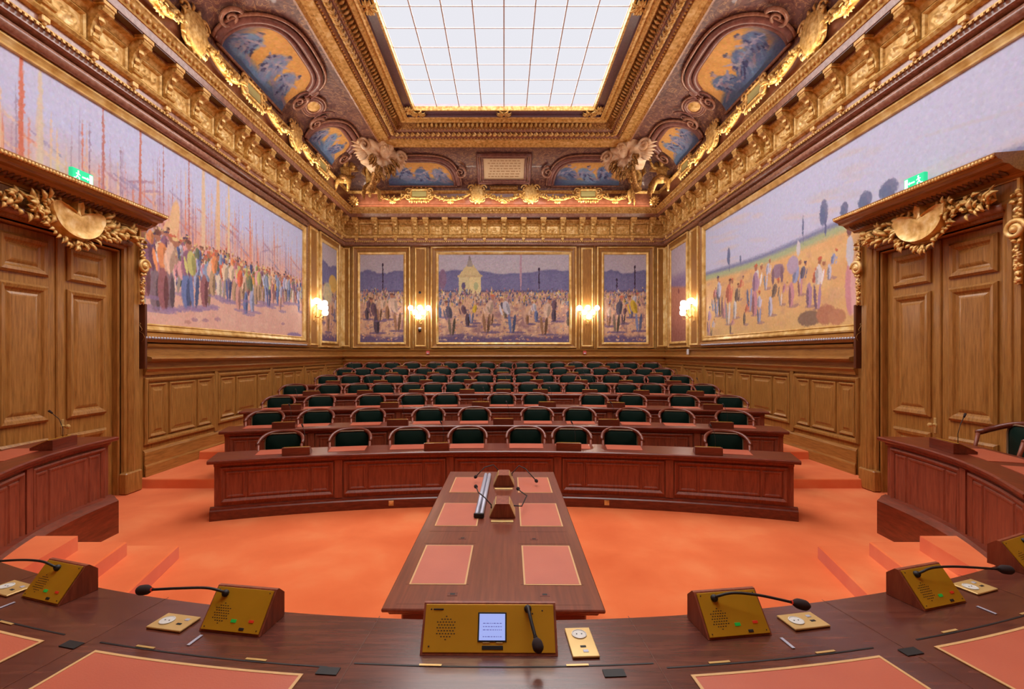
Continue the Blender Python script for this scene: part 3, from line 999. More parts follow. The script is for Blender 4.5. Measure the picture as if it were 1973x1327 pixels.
for side, pf, lab in (('left', paint_left, 'huge mural of lilac and peach streaks over a bright crowd, on the left wall'),
                      ('right', paint_right, 'huge mural of pale sky over golden fields with daubed figures, on the right wall')):
    dc = DOOR_Y[side]
    th = thing('mural_painting', lab, 'painting', (0, 0, 0))
    flat_canvas(pf(), side, 4.4, 13.87, 2.60, 5.87, .03, th, hole=(4.3, dc + 1.2, 4.32))
    mb = MB(SIDES[side])
    open_frame(mb, 4.4, dc + 1.235, 14.14, 2.40, 6.18, [(0, .0), (0, .09), (.03, .12), (.08, .14), (.13, .12), (.16, .07), (.18, .06)])
    mb.build('wooden_frame', 'oak_dark' if False else 'oak_h', th)
    mb = MB(SIDES[side])
    open_frame(mb, 4.4, dc + 1.235, 13.96, 2.58, 6.0, [(0, .06), (.0, .09), (.03, .10), (.06, .08), (.10, .06), (.11, .075), (.13, .07), (.14, .02)])
    mb.build('gilded_frame', 'gold_fine', th)
    mb = MB(SIDES[side])
    mb.tube([(4.4, .10, 6.09), (14.0, .10, 6.09)], .075, 12)
    mb.build('plum_roll', 'plum_moulding', th, smooth=True)
    mb = MB(SIDES[side])
    n = 90
    a = dc + 1.25
    for i in range(n):
        mb.ball((a + (13.9 - a) * (i + .5) / n, .13, 2.47), .026, 6, 4, (1.3, 1, 1))
    mb.build('bead_moulding', 'steel', th, smooth=True)

def framed(side, s0, s1, z0, z1, o0, o1, c, label, group=None):
    th = thing('mural_painting', label, 'painting')
    flat_canvas(c, side, s0, s1, z0, z1, .05, th)
    mb = MB(SIDES[side])
    zt, zb = 6.16, 2.42
    L = [(o0, zb, o1, zt), (o0 + .03, zb + .03, o1 - .03, zt - .03)]
    mb.rect(o0, o1, zb, zt, [(0, 0), (0, .10), (.03, .115), (.045, .09)], fill=False)
    mb.build('gilded_fillet', 'gold_fine', th)
    mb = MB(SIDES[side])
    mb.rect(o0 + .045, o1 - .045, zb + .045, zt - .045, [(0, .09), (.03, .06), (.10, .04), (.14, .045)], fill=False)
    mb.build('wooden_frame', 'oak_v', th)
    mb = MB(SIDES[side])
    mb.rect(s0 - .09, s1 + .09, z0 - .09, z1 + .09, [(0, .03), (0, .085), (.03, .10), (.07, .08), (.09, .055)], fill=False)
    mb.build('gilded_frame', 'gold_fine', th)
    return th

framed('back', -2.41, 2.40, 2.64, 5.87, -2.69, 2.67, paint_back(330, 200, 21, True, [(.72 + .05, .72, .13)]),
       'wide central mural with a pale yellow kiosk shape on the back wall')
framed('back', -5.31, -3.71, 2.64, 5.87, -5.58, -3.46, paint_back(120, 200, 22, False, [(.52, .74, .17)]),
       'narrow upright mural at the left end of the back wall')
framed('back', 3.70, 5.25, 2.64, 5.87, 3.44, 5.53, paint_back(120, 200, 23, False, [(.73, .72, .16), (.3, .66, .06)]),
       'narrow upright mural at the right end of the back wall')
c = paint_back(100, 160, 24, False, [])
c.dab(.75, .62, .3, .1, (222, 178, 80), al=.8); c.dab(.4, .5, .3, .12, (196, 190, 150), al=.7)
framed('left', 15.22, 16.6, 2.64, 5.87, 15.03, 16.82, c, 'slim mural in the far corner of the left wall')
c = Canvas(100, 160, 25)
c.blend(np.ones_like(c.X), (190, 176, 190)); c.blend(np.clip((.75 - c.Y) * 9, 0, 1), (142, 122, 158))
c.blend(np.clip((.56 + .06 * c.X - c.Y) * 30, 0, 1), (192, 130, 108)); c.blend(np.clip((.35 - c.Y) * 4, 0, 1) * .7, (150, 96, 88))
c.dab(.5, .53, .05, .03, (140, 84, 84)); c.grain(14)
framed('right', 15.22, 16.6, 2.64, 5.87, 15.03, 16.82, c, 'slim rust coloured mural in the far corner of the right wall')

# ---------------------------------------------------------------- cove murals, cartouches
def allegory(w, h, seed):
    """generic blue and grey drapery forms on gold"""
    c = Canvas(w, h, seed); r = random.Random(seed)
    c.blend(np.ones_like(c.X), (214, 160, 92)); c.blend(c.noise(4, 4) * .5, (226, 178, 112))
    c.blend(np.clip((.30 + .2 * c.noise(4, 1) - c.Y) * 8, 0, 1), (96, 122, 164)); c.blend(np.clip((.2 - c.X) * 7, 0, 1) * .9, (88, 98, 140))
    cols = [(150, 150, 184), (128, 140, 180), (96, 116, 162), (170, 160, 180), (70, 78, 122), (118, 148, 190), (148, 136, 160), (60, 62, 104)]
    for k in range(3):
        bx = .24 + .26 * k + r.uniform(-.05, .05); by = .44 + r.uniform(-.05, .08); ang = r.uniform(-.5, .5)
        c.dab(bx, by, .12, .34, cols[r.choice([1, 2, 5])], rot=ang, hard=3)
        for i in range(26):
            q = r.uniform(-1, 1); v = r.uniform(-.8, .8)
            c.dab(bx + q * .10 - v * .1 * sin(ang), by + v * .22, r.uniform(.008, .02), r.uniform(.05, .13), r.choice(cols), rot=ang + q * .5, al=.85, hard=2)
        c.dab(bx + .06, by + .16, .018, .14, cols[3], rot=-1.0 + ang); c.dab(bx - .07, by + .10, .018, .13, cols[0], rot=1.1 + ang)
        c.dab(bx + .14, by - .16, .03, .09, cols[6], rot=1.1)
        c.dab(bx + .01, by + .31, .03, .055, (170, 150, 156)); c.dab(bx, by + .35, .03, .02, (92, 90, 120))
    c.strokes(2600, .012, .03, 18, seed=seed)
    c.grain(5)
    return c

def spiral(c, r0, turns, n=26, sgn=1, a0=0.0):
    out = []
    for i in range(n + 1):
        t = i / n
        a = a0 + sgn * turns * 2 * pi * t
        r = r0 * (1 - t) ** .8 + .015
        out.append((c[0] + r * cos(a), c[1] + r * sin(a)))
    return out

def cove_mural(side, s0, s1, label, seed, skew=0.0, ttop=.78, tb=.13):
    th = thing('cove_mural', label, 'painting')
    def edge(u):
        x = abs(2 * u - 1 - skew) / (1 + abs(skew))
        return tb + (ttop - tb) * max(0.0, 1 - x ** 4.2) ** .5
    ev = np.vectorize(edge)
    c = allegory(110, 84, seed)
    def f(u, v):
        s = s0 + (s1 - s0) * u; t = tb + (ev(u) - tb) * v
        a = t * pi / 2; nx = CZA * np.cos(a); nz = -CPA * np.sin(a); l = np.sqrt(nx * nx + nz * nz)
        p = CP0 + CPA * (1 - np.cos(a)) + .03 * nx / l; z = CZ0 + CZA * np.sin(a) + .03 * nz / l
        if side == 'left': return (-XW + p, s, z)
        if side == 'right': return (XW - p, s, z)
        return (s, YB - p, z)
    c.to_object('canvas', f, th)
    n = 44
    us = [.5 - .5 * cos(pi * i / n) for i in range(n + 1)]
    def outl(grow, off, tt=0):
        out = []
        for u in us:
            s = s0 + (s1 - s0) * (u + grow * (2 * u - 1))
            out.append(cove_pt(side, s, min(.97, edge(u) + tt * sin(pi * u) ** .3), off))
        return out
    mb = MB()
    mb.tube([cove_pt(side, s0 + (s1 - s0) * u, edge(u), .03) for u in us], .07, 8)
    mb.tube(outl(.045, .05, .07), .085, 8)
    mb.build('mural_frame', 'cove_frame', th, smooth=True)
    mb = MB()
    mb.tube(outl(.085, .05, .13), .035, 6)
    mb.tube([cove_pt(side, s0 - .05 + (s1 - s0 + .1) * i / 8, tb - .01, .04) for i in range(9)], .035, 6)
    # scroll ends
    for e, sg in ((s0 - .2, 1), (s1 + .2, -1)):
        pts = [cove_pt(side, a, b * .62, .09) for a, b in spiral((e, .70), .20, 1.5, sgn=sg, a0=pi / 2 if sg > 0 else pi / 2)]
        mb.tube(pts, [.05 * (1 - .6 * i / 26) for i in range(27)], 6)
    mb.build('gilded_scroll', 'plum_moulding', th, smooth=True)
    return th

cove_mural('left', 9.15, 11.75, 'largest blue and gold cove painting above the left cornice', 31, .1)
cove_mural('left', 13.25, 15.15, 'smaller blue and gold cove painting beside the left corner sculpture', 32, .1, .68)
cove_mural('right', 9.15, 11.75, 'largest blue and gold cove painting above the right cornice', 33, .1)
cove_mural('right', 13.25, 15.15, 'smaller blue and gold cove painting beside the right corner sculpture', 34, .1, .68)
cove_mural('back', -4.15, -1.75, 'blue and gold cove painting left of the inscribed tablet', 35, -.05, .66)
cove_mural('back', 1.75, 4.15, 'blue and gold cove painting right of the inscribed tablet', 36, .05, .66)
cove_mural('left', 5.3, 7.4, 'blue and gold cove painting nearest above the left cornice', 37, .1)
cove_mural('right', 5.3, 7.4, 'blue and gold cove painting nearest above the right cornice', 38, .1)

def cove_oval(side, s, t, label):
    th = thing('oval_medallion', label, 'medallion')
    def ov(ra, rb, off, n=28):
        return [cove_pt(side, s + ra * cos(2 * pi * i / n), t + rb * sin(2 * pi * i / n) / 1.9, off) for i in range(n)]
    mb = MB()
    pts = ov(.24, .15, .05); mb.add(pts + [cove_pt(side, s, t, .09)], [(i, (i + 1) % 28, 28) for i in range(28)])
    mb.build('gold_field', 'gold_pale', th, smooth=True)
    mb = MB(); mb.tube(ov(.26, .17, .05), .035, 6, closed=True); mb.tube(ov(.42, .28, .04), .03, 6, closed=True)
    mb.build('oval_rim', 'plum_moulding', th, smooth=True)
    mb = MB(); mb.tube(ov(.34, .22, .03), .05, 6, closed=True)
    mb.build('outer_rim', 'cove_frame', th, smooth=True)
    for a0, sg in ((.5, 1), (-.5, -1)):
        mb = MB(); mb.tube([cove_pt(side, a, b * .8 + t * .2, .07) for a, b in spiral((s + a0 * 1.1, t), .2, 1.3, sgn=sg, a0=pi / 2)], .025, 6)
        mb.build('scroll', 'cove_frame', th, smooth=True)
    return th
cove_oval('left', 12.42, .55, 'small gold oval medallion between the two left cove paintings')
cove_oval('right', 12.42, .55, 'small gold oval medallion between the two right cove paintings')

# central inscribed tablet on the back cove
th = thing('inscribed_tablet', 'cream inscribed tablet in a plum frame at the middle of the back cove', 'tablet')
mb = MB()
def cove_patch(mb, side, s0, s1, t0, t1, off, ns=6, nt=6):
    vs = [cove_pt(side, s0 + (s1 - s0) * i / ns, t0 + (t1 - t0) * j / nt, off) for j in range(nt + 1) for i in range(ns + 1)]
    w = ns + 1
    mb.add(vs, [(j * w + i, j * w + i + 1, (j + 1) * w + i + 1, (j + 1) * w + i) for j in range(nt) for i in range(ns)])
def cove_rect_tube(mb, side, s0, s1, t0, t1, off, r):
    pts = []
    for k in range(8): pts.append(cove_pt(side, s0 + (s1 - s0) * k / 8, t0, off))
    for k in range(8): pts.append(cove_pt(side, s1, t0 + (t1 - t0) * k / 8, off))
    for k in range(8): pts.append(cove_pt(side, s1 - (s1 - s0) * k / 8, t1, off))
    for k in range(8): pts.append(cove_pt(side, s0, t1 - (t1 - t0) * k / 8, off))
    mb.tube(pts, r, 6, closed=True)
cove_patch(mb, 'back', -.74, .74, .26, .74, .05)
mb.build('panel', 'tablet_paint', th, smooth=True)
mb = MB(); cove_rect_tube(mb, 'back', -.76, .76, .25, .75, .06, .05); cove_rect_tube(mb, 'back', -.9, .9, .2, .80, .05, .07)
mb.build('tablet_frame', 'cove_frame', th, smooth=True)
mb = MB(); cove_rect_tube(mb, 'back', -.83, .83, .225, .775, .08, .025); mb.build('gilded_line', 'plum_moulding', th, smooth=True)
mb = MB(); r = random.Random(4)
for k in range(7):
    t = .33 + k * .055; x = -.58 + r.random() * .1
    while x < .55:
        l = r.uniform(.05, .16)
        cove_patch(mb, 'back', x, min(.58, x + l), t, t + .018, .056, 2, 1); x += l + .04
mb.build('lettering', 'tablet_ink', th)
mb = MB(WB); mb.rect(-.5, .5, 8.12, 8.26, [(0, .36), (0, .48), (.03, .5), (.04, .46)]); mb.build('name_panel', 'gold_dark', th)

# ---------------------------------------------------------------- swags, plaques and shells under the cove paintings
def swag(side, a, b, z, drop, label):
    th = thing('gilded_swag', label, 'garland', group='gilded leaf swags along the cove')
    fn = SIDES[side]
    n = 20; r = random.Random(int(a * 13 + b * 7))
    pts = []; rs = []
    for i in range(n + 1):
        t = i / n
        pts.append((a + (b - a) * t, .42 + .05 * sin(pi * t), z - drop * sin(pi * t) ** .8)); rs.append(.03 + .04 * sin(pi * t))
    mb = MB(fn); mb.tube(pts, rs, 8)
    for i in range(1, n):
        for k in range(2):
            q = Vector(pts[i]) + Vector((r.uniform(-.03, .03), .03 + r.random() * .02, r.uniform(-.05, .05)))
            mb.leaf(q, (r.uniform(-1, 1), .3, r.uniform(-1, .6)), (0, 1, 0), .12, .04, .3)
        mb.ball((pts[i][0], pts[i][1] + .05, pts[i][2] - .01), .034, 6, 4)
    mb.build('garland', 'gold', th, smooth=True)
    mb = MB(fn)
    m = (a + b) / 2
    for k in range(5):
        mb.leaf((m, .45, z - drop - .04), (-.8 + .4 * k, .2, -.7), (0, 1, 0), .16, .04, .2)
    mb.ball((m, .48, z - drop - .08), .04, 6, 4)
    mb.build('leaf_pendant', 'gold_pale', th, smooth=True)

def shell(side, s, z, label, big=1.0):
    th = thing('gilded_shell', label, 'ornament')
    mb = MB(SIDES[side]); 
    prof = [(0, .0), (.10, .03), (.17, .05), (.22, .03)]
    n = 20
    vs = [(s, .52, z)]
    for ra, h in ((.09, .14), (.16, .10), (.22, .12), (.26, .02)):
        for k in range(n):
            a = 2 * pi * k / n; w = 1 + .07 * cos(a * 5)
            vs.append((s + ra * big * w * cos(a), .38 + h, z + ra * big * 1.25 * w * sin(a)))
    fs = [(0, 1 + k, 1 + (k + 1) % n) for k in range(n)]
    for j in range(3):
        for k in range(n):
            fs.append((1 + j * n + k, 1 + j * n + (k + 1) % n, 1 + (j + 1) * n + (k + 1) % n, 1 + (j + 1) * n + k))
    mb.add(vs, fs)
    mb.build('boss', 'gold', th, smooth=True)
    mb = MB(SIDES[side])
    for k in range(14):
        a = 2 * pi * k / 14
        mb.leaf((s + .2 * big * cos(a), .40, z + .25 * big * sin(a)), (cos(a), .1, sin(a)), (0, 1, 0), .14 * big, .045, .4)
    mb.build('leaf_border', 'gold_pale', th, smooth=True)
    for sg in (-1, 1):
        for c0, ra, sn, w in (((.2 * big, z + .2 * big), .12, 1, .03), ((.16 * big, z - .2 * big), .09, -1, .025)):
            mb = MB(SIDES[side]); mb.tube([(s + sg * x, .46, zz) for x, zz in spiral(c0, ra, 1.2, sgn=sn)], w, 6)
            mb.build('scroll', 'gold_pale', th, smooth=True)

def plaque(side, s, z, label):
    th = thing('gilded_plaque', label, 'plaque')
    mb = MB(SIDES[side])
    mb.rect(s - .36, s + .36, z - .19, z + .19, [(0, .34), (-.04, .40), (0, .45), (.04, .47), (.07, .43)], n=4)
    mb.build('plaque_frame', 'gold', th)
    mb = MB(SIDES[side]); mb.bbox(s - .26, s + .26, .43, .445, z - .1, z + .1, .005); mb.build('inscription_field', 'tablet_green', th)
    mb = MB(SIDES[side])
    for k in range(9):
        x = s - .32 + .08 * k
        mb.leaf((x, .42, z - .2), (.2 * (k - 4) / 4, .1, -1), (0, 1, 0), .12 + .03 * (k % 2), .045, .3)
        if k % 2: mb.leaf((x, .42, z + .19), (.1, .1, 1), (0, 1, 0), .07, .04, .3)
    mb.build('leaf_border', 'gold_pale', th, smooth=True)
    for sg in (-1, 1):
        for dz_ in (.1, -.1):
            mb = MB(SIDES[side]); mb.tube([(s + sg * x, .45, zz) for x, zz in spiral((.38, z + dz_), .1, 1.2, sgn=1 if dz_ > 0 else -1)], .03, 6)
            mb.build('scroll', 'gold_pale', th, smooth=True)

plaque('back', -3.06, 7.98, 'gilded plaque under the left painting of the back cove')
plaque('back', 3.04, 7.98, 'gilded plaque under the right painting of the back cove')
shell('back', -.96, 7.98, 'gilded shell boss at the lower left of the inscribed tablet')
shell('back', .96, 7.98, 'gilded shell boss at the lower right of the inscribed tablet')
WHB = {'back': [(-4.55, -3.45, 'leftmost gilded swag along the back cove'), (-2.65, -1.2, 'gilded swag left of the inscribed tablet on the back cove'),
                (-.72, .72, 'gilded swag hanging right below the inscribed tablet'), (1.2, 2.65, 'gilded swag right of the inscribed tablet on the back cove'),
                (3.45, 4.55, 'rightmost gilded swag along the back cove')]}
for a, b, l in WHB['back']: swag('back', a, b, 8.0, .22, l)
for side in ('left', 'right'):
    plaque(side, 10.4, 8.0, 'gilded plaque under the largest cove painting of the %s side' % side)
    plaque(side, 14.35, 7.98, 'gilded plaque by the %s corner sculpture group' % side)
    shell(side, 12.45, 7.98, 'gilded shell boss under the oval medallion on the %s cove' % side, 1.15)
    shell(side, 8.4, 7.98, 'large gilded shell boss before the largest %s cove painting' % side, 1.25)
    plaque(side, 6.4, 8.0, 'gilded plaque nearest to the camera on the %s cove' % side)
    for a, b, l in ((6.85, 8.05, 'nearest'), (8.75, 9.95, 'second nearest'), (10.85, 12.1, 'third nearest'), (12.8, 13.9, 'farthest')):
        swag(side, a, b, 8.0, .22, '%s gilded swag along the %s cove' % (l, side))

# ---------------------------------------------------------------- more shape helpers
def sweep_closed(mb, poly, s0, s1, n):
    """closed (p,z) section drawn along s"""
    m = len(poly); vs = []
    for i in range(n + 1):
        s = s0 + (s1 - s0) * i / n
        vs += [(s, p, z) for p, z in poly]
    fs = [(i * m + j, i * m + (j + 1) % m, (i + 1) * m + (j + 1) % m, (i + 1) * m + j) for i in range(n) for j in range(m)]
    fs += [tuple(range(m)), tuple(n * m + j for j in range(m))]
    mb.add(vs, fs)

def patch(mb, s0, s1, p0, p1, z, n=4, th=.004):
    """thin slab lying on a curved desk top"""
    sweep_closed(mb, [(p0, z), (p0, z + th), (p1, z + th), (p1, z)], s0, s1, n)

def border(mb, s0, s1, p0, p1, z, w, n=4):
    patch(mb, s0 - w, s1 + w, p0 - w, p0, z, n, .003); patch(mb, s0 - w, s1 + w, p1, p1 + w, z, n, .003)
    patch(mb, s0 - w, s0, p0, p1, z, 1, .003); patch(mb, s1, s1 + w, p0, p1, z, 1, .003)

def arc_fn(R, yfront):
    cy = yfront - R
    def fn(s, p, z):
        a = s / R
        return ((R - p) * sin(a), cy + (R - p) * cos(a), z)
    return fn

def path_fn(pts, sgn=1):
    """(s,p,z) along a polyline of (x,y); p to the side given by sgn"""
    P = [Vector((x, y)) for x, y in pts]
    # densify with Catmull-Rom
    Q = []
    for i in range(len(P) - 1):
        a, b, c, d = P[max(i - 1, 0)], P[i], P[i + 1], P[min(i + 2, len(P) - 1)]
        for k in range(8):
            t = k / 8
            Q.append(0.5 * ((2 * b) + (c - a) * t + (2 * a - 5 * b + 4 * c - d) * t * t + (3 * b - a - 3 * c + d) * t ** 3))
    Q.append(P[-1])
    L = [0]
    for i in range(1, len(Q)): L.append(L[-1] + (Q[i] - Q[i - 1]).length)
    def fn(s, p, z):
        i = 0
        while i < len(L) - 2 and L[i + 1] < s: i += 1
        d = (Q[i + 1] - Q[i]).normalized()
        c = Q[i] + d * (s - L[i])
        d0 = (Q[max(i, 1)] - Q[max(i, 1) - 1]).normalized() if i > 0 else d
        t = min(1, max(0, (s - L[i]) / max(1e-6, L[i + 1] - L[i])))
        dn = (Q[min(i + 2, len(Q) - 1)] - Q[min(i + 1, len(Q) - 2)]).normalized() if i + 2 < len(Q) else d
        dd = (d0.lerp(d, .5 + t / 2) if t < .5 else d.lerp(dn, (t - .5))).normalized()
        nrm = Vector((-dd.y, dd.x)) * sgn
        q = c + nrm * p
        return (q.x, q.y, z)
    fn.length = L[-1]
    return fn

# ---------------------------------------------------------------- doors with gilded overdoors
def domed(mb, outline, cx, cz, p0, h, rings=((.35, .95), (.65, .8), (.88, .45), (1.0, 0.0))):
    n = len(outline)
    vs = [(cx, p0 + h, cz)]
    for f, k in rings:
        vs += [(cx + x * f, p0 + h * k, cz + z * f) for x, z in outline]
    fs = [(0, 1 + i, 1 + (i + 1) % n) for i in range(n)]
    for j in range(len(rings) - 1):
        fs += [(1 + j * n + i, 1 + j * n + (i + 1) % n, 1 + (j + 1) * n + (i + 1) % n, 1 + (j + 1) * n + i) for i in range(n)]
    mb.add(vs, fs)

for num, side in ((1, 'left'), (2, 'right')):
    fn = SIDES[side]; dc = DOOR_Y[side]
    root = bpy.data.objects.new('door_%d' % num, None); COL.objects.link(root)
    struct(root, 'tall panelled oak double door under a gilded overdoor on the %s wall' % side)
    s0, s1 = dc - DHW, dc + DHW
    for k, (a, b) in enumerate(((s0, dc - .006), (dc + .006, s1))):
        mb = MB(fn)
        mb.bbox(a, b, -.17, -.10, .005, DTOP, .01)
        for z0, z1 in ((3.22, 3.70), (1.30, 3.10), (.26, 1.08)):
            mb.rect(a + .12, b - .14, z0, z1, [(0, -.10), (0, -.075), (.03, -.05), (.07, -.06), (.095, -.085), (.12, -.095), (.15, -.08), (.17, -.075)])
        leafo = mb.build('door_leaf', 'oak_v', root)
        if k == 1:
            mb = MB(fn)
            mb.lathe([(.03, 0), (.03, .008), (.012, .015), (.012, .05), (.028, .06), (.032, .08), (.02, .1), (.001, .105)], (0, 0, 0), 12,
                     M=Matrix.Translation((a + .07, -.10, 1.2)) @ Matrix.Rotation(-pi / 2, 4, 'X'))
            mb.bbox(a + .05, a + .09, -.10, -.09, 1.08, 1.3, .005)
            mb.build('door_handle', 'brass_pale', leafo)
    mb = MB(fn)
    mb.bbox(dc - .03, dc + .03, -.11, -.075, .01, DTOP, .012)
    mb.build('astragal', 'oak_v', root)
    def uframe(mb, prof, s0, s1, top):
        vs = []
        for o, p in prof: vs += [(s0 - o, p, 0), (s0 - o, p, top + o), (s1 + o, p, top + o), (s1 + o, p, 0)]
        mb.add(vs, [(4 * j + i, 4 * j + i + 1, 4 * j + 5 + i, 4 * j + 4 + i) for j in range(len(prof) - 1) for i in range(3)])
    mb = MB(fn)
    uframe(mb, [(0, -.2), (0, -.02), (.02, 0), (.04, .0), (.05, .04), (.09, .05), (.10, .07), (.16, .11), (.20, .10), (.21, .085), (.29, .09), (.31, .0)], s0, s1, DTOP)
    mb.bbox(s0 - .30, s1 + .30, 0, .085, DTOP + .28, 4.27, .006)
    for a, b in ((s0 - .32, s0 + .01), (s1 - .01, s1 + .32)):
        mb.bbox(a, b, .0, .13, 0.002, .34, .02)
    mb.build('door_surround', 'oak_v', root)
    mb = MB(fn)
    mb.tube([(s0 - .1, .09, DTOP + .14), (s1 + .1, .09, DTOP + .14)], .055, 10)
    mb.build('lintel_roll', 'plum_moulding', root, smooth=True)
    mb = MB(fn)
    vs = []
    for o, p in ((.27, .09), (.27, .115), (.30, .115), (.30, .08)):
        vs += [(s0 - o, p, 3.0), (s0 - o, p, DTOP + .14 + o), (s1 + o, p, DTOP + .14 + o), (s1 + o, p, 3.0)]
    mb.add(vs, [(4 * j + i, 4 * j + i + 1, 4 * j + 5 + i, 4 * j + 4 + i) for j in range(3) for i in range(3)])
    mb.build('gilded_fillet', 'gold_fine', root)
    mb = MB(fn)
    P = [(0, 4.22), (.14, 4.22), (.17, 4.25), (.27, 4.29), (.33, 4.34), (.40, 4.35), (.41, 4.38), (.46, 4.40), (.50, 4.44), (.50, 4.46), (0, 4.50)]
    mb.prism([(p, z) for p, z in P], 'x', s0 - .39, s1 + .39)
    cor = mb.build('door_cornice', 'oak_h', root)
    mb = MB(fn)
    n = 60
    for i in range(n):
        s = s0 - .38 + (2 * DHW + .76) * (i + .5) / n
        mb.ball((s, .49, 4.425), .022, 6, 4, (1, 1, 1.2))
    mb.build('bead_moulding', 'gold_pale', cor, smooth=True)
    mb = MB(fn)
    n = 34
    for i in range(n):
        s = s0 - .3 + (2 * DHW + .6) * (i + .5) / n
        mb.leaf((s, .2, 4.25), (.1, .8, .45), (0, .4, -1), .12, .028, .1)
    mb.build('leaf_row', 'oak_dark', cor)
    # cartouche
    out = []
    for k in range(48):
        a = 2 * pi * k / 48
        deg = math.degrees(a)
        if deg > 180: r = .40 - .03 * abs(sin(a)); 
        else:
            d = abs(deg - 90)
            r = np.interp(d, [0, 10, 25, 38, 52, 62, 72, 90], [.34, .26, .11, .09, .20, .39, .44, .42])
        out.append((r * cos(a), r * sin(a) * .82))
    ccz = 4.06
    mb = MB(fn); domed(mb, out, dc - .02, ccz, .10, .16, ((.3, .80), (.6, .72), (.82, .85), (.93, .95), (1.0, .0)))
    car = mb.build('cartouche', 'gold_pale', root, smooth=True, auto=50)
    mb = MB(fn)
    pts = [(dc - .02 + x * 1.0, .12, ccz + z) for x, z in out]
    mb.tube(pts, .02, 6, closed=True)
    for sg in (-1, 1):
        mb.tube([(dc - .02 + sg * x, .16, z) for x, z in spiral((.30, ccz + .16), .10, 1.3, sgn=1)], .022, 6)
    mb.build('scrolled_rim', 'gold', car, smooth=True)
    mb = MB(fn); r = random.Random(num * 7)
    for sg in (-1, 1):
        for k in range(60):
            t = r.random()
            s = dc + sg * (.34 + .62 * t); z = ccz + .02 - .02 * t + r.uniform(-.17, .12) * (1 - t * .5)
            mb.leaf((s, .12 + r.random() * .06, z), (sg * r.uniform(.1, 1), .25, r.uniform(-1, 1)), (0, 1, 0), r.uniform(.10, .19), r.uniform(.025, .045), .4)
    for k in range(44):
        a = pi + pi * r.random()
        rr = r.uniform(.36, .46)
        mb.leaf((dc + rr * cos(a), .12 + r.random() * .05, ccz + rr * sin(a) * .82), (cos(a) + r.uniform(-.8, .8), .25, sin(a) + r.uniform(-.5, .5)), (0, 1, 0), r.uniform(.08, .14), .03, .4)
    mb.ball((dc, .18, ccz - .42), .04, 8, 5)
    mb.build('foliage', 'gold', car, smooth=True)
    for sg in (-1, 1):
        e = dc + sg * (DHW + .30)
        mb = MB(fn); r = random.Random(9)
        for k in range(46):
            t = k / 45
            z = 4.10 - 1.05 * t
            w = .07 * (1 - .55 * t)
            mb.leaf((e + r.uniform(-w, w) * .5, .11, z), (r.uniform(-1, 1), .3, r.uniform(-1, .3)), (0, 1, 0), .10 - .04 * t, .03, .4)
        mb.tube([(e + sg * (x - .0), .17, z) for x, z in spiral((.0, 3.62), .10, 1.6)], .028, 6)
        mb.ball((e, .18, 3.62), .04, 8, 5)
        for z in (3.3, 3.2, 3.12, 3.05): mb.ball((e, .13, z), .035, 6, 4)
        mb.build('side_pendant', 'gold_pale', root, smooth=True)
    # upright board on the wall beside the door
    mb = MB(fn)
    b0 = dc + 1.245
    mb.bbox(b0, b0 + .05, .005, .145, 1.96, 3.02, .006)
    mb.bbox(b0 + .05, b0 + .065, .02, .13, 1.98, 3.0, .004)
    bo = mb.build('upright_board', 'oak_ply')
    tag(bo, 'dark narrow upright wooden board fixed beside the %s door' % side, 'board')
    # emergency exit sign standing on the door cornice
    es = {'left': 6.33, 'right': 6.50}[side]
    th = thing('exit_sign', 'green pictogram exit sign on top of the %s door cornice' % side, 'sign')
    mb = MB(fn); mb.bbox(es - .16, es + .16, .24, .30, 4.50, 4.68, .008); mb.build('sign_box', 'exit_green', th)
    mb = MB(fn); q = .302
    mb.box(es + .09, es + .14, q, q + .003, 4.52, 4.66)                       # door
    mb.build('door_symbol', 'exit_white', th)
    mb = MB(fn)
    mb.box(es - .02, es + .06, q, q + .003, 4.58, 4.60); mb.prism([(es + .06, 4.565), (es + .06, 4.615), (es + .085, 4.59)], 'y', q, q + .003)
    mb.build('arrow_symbol', 'exit_white', th)
    mb = MB(fn)
    mb.ball((es - .075, q, 4.645), .014, 8, 4, (1, .3, 1))
    for a, b in (((-.075, 4.63), (-.09, 4.585)), ((-.09, 4.585), (-.06, 4.56)), ((-.06, 4.56), (-.065, 4.53)), ((-.09, 4.585), (-.115, 4.55)),
                 ((-.115, 4.55), (-.14, 4.55)), ((-.078, 4.62), (-.05, 4.60)), ((-.078, 4.62), (-.11, 4.61))):
        mb.tube([(es + a[0], q, a[1]), (es + b[0], q, b[1])], .007, 5)
    mb.build('running_figure', 'exit_white', th)

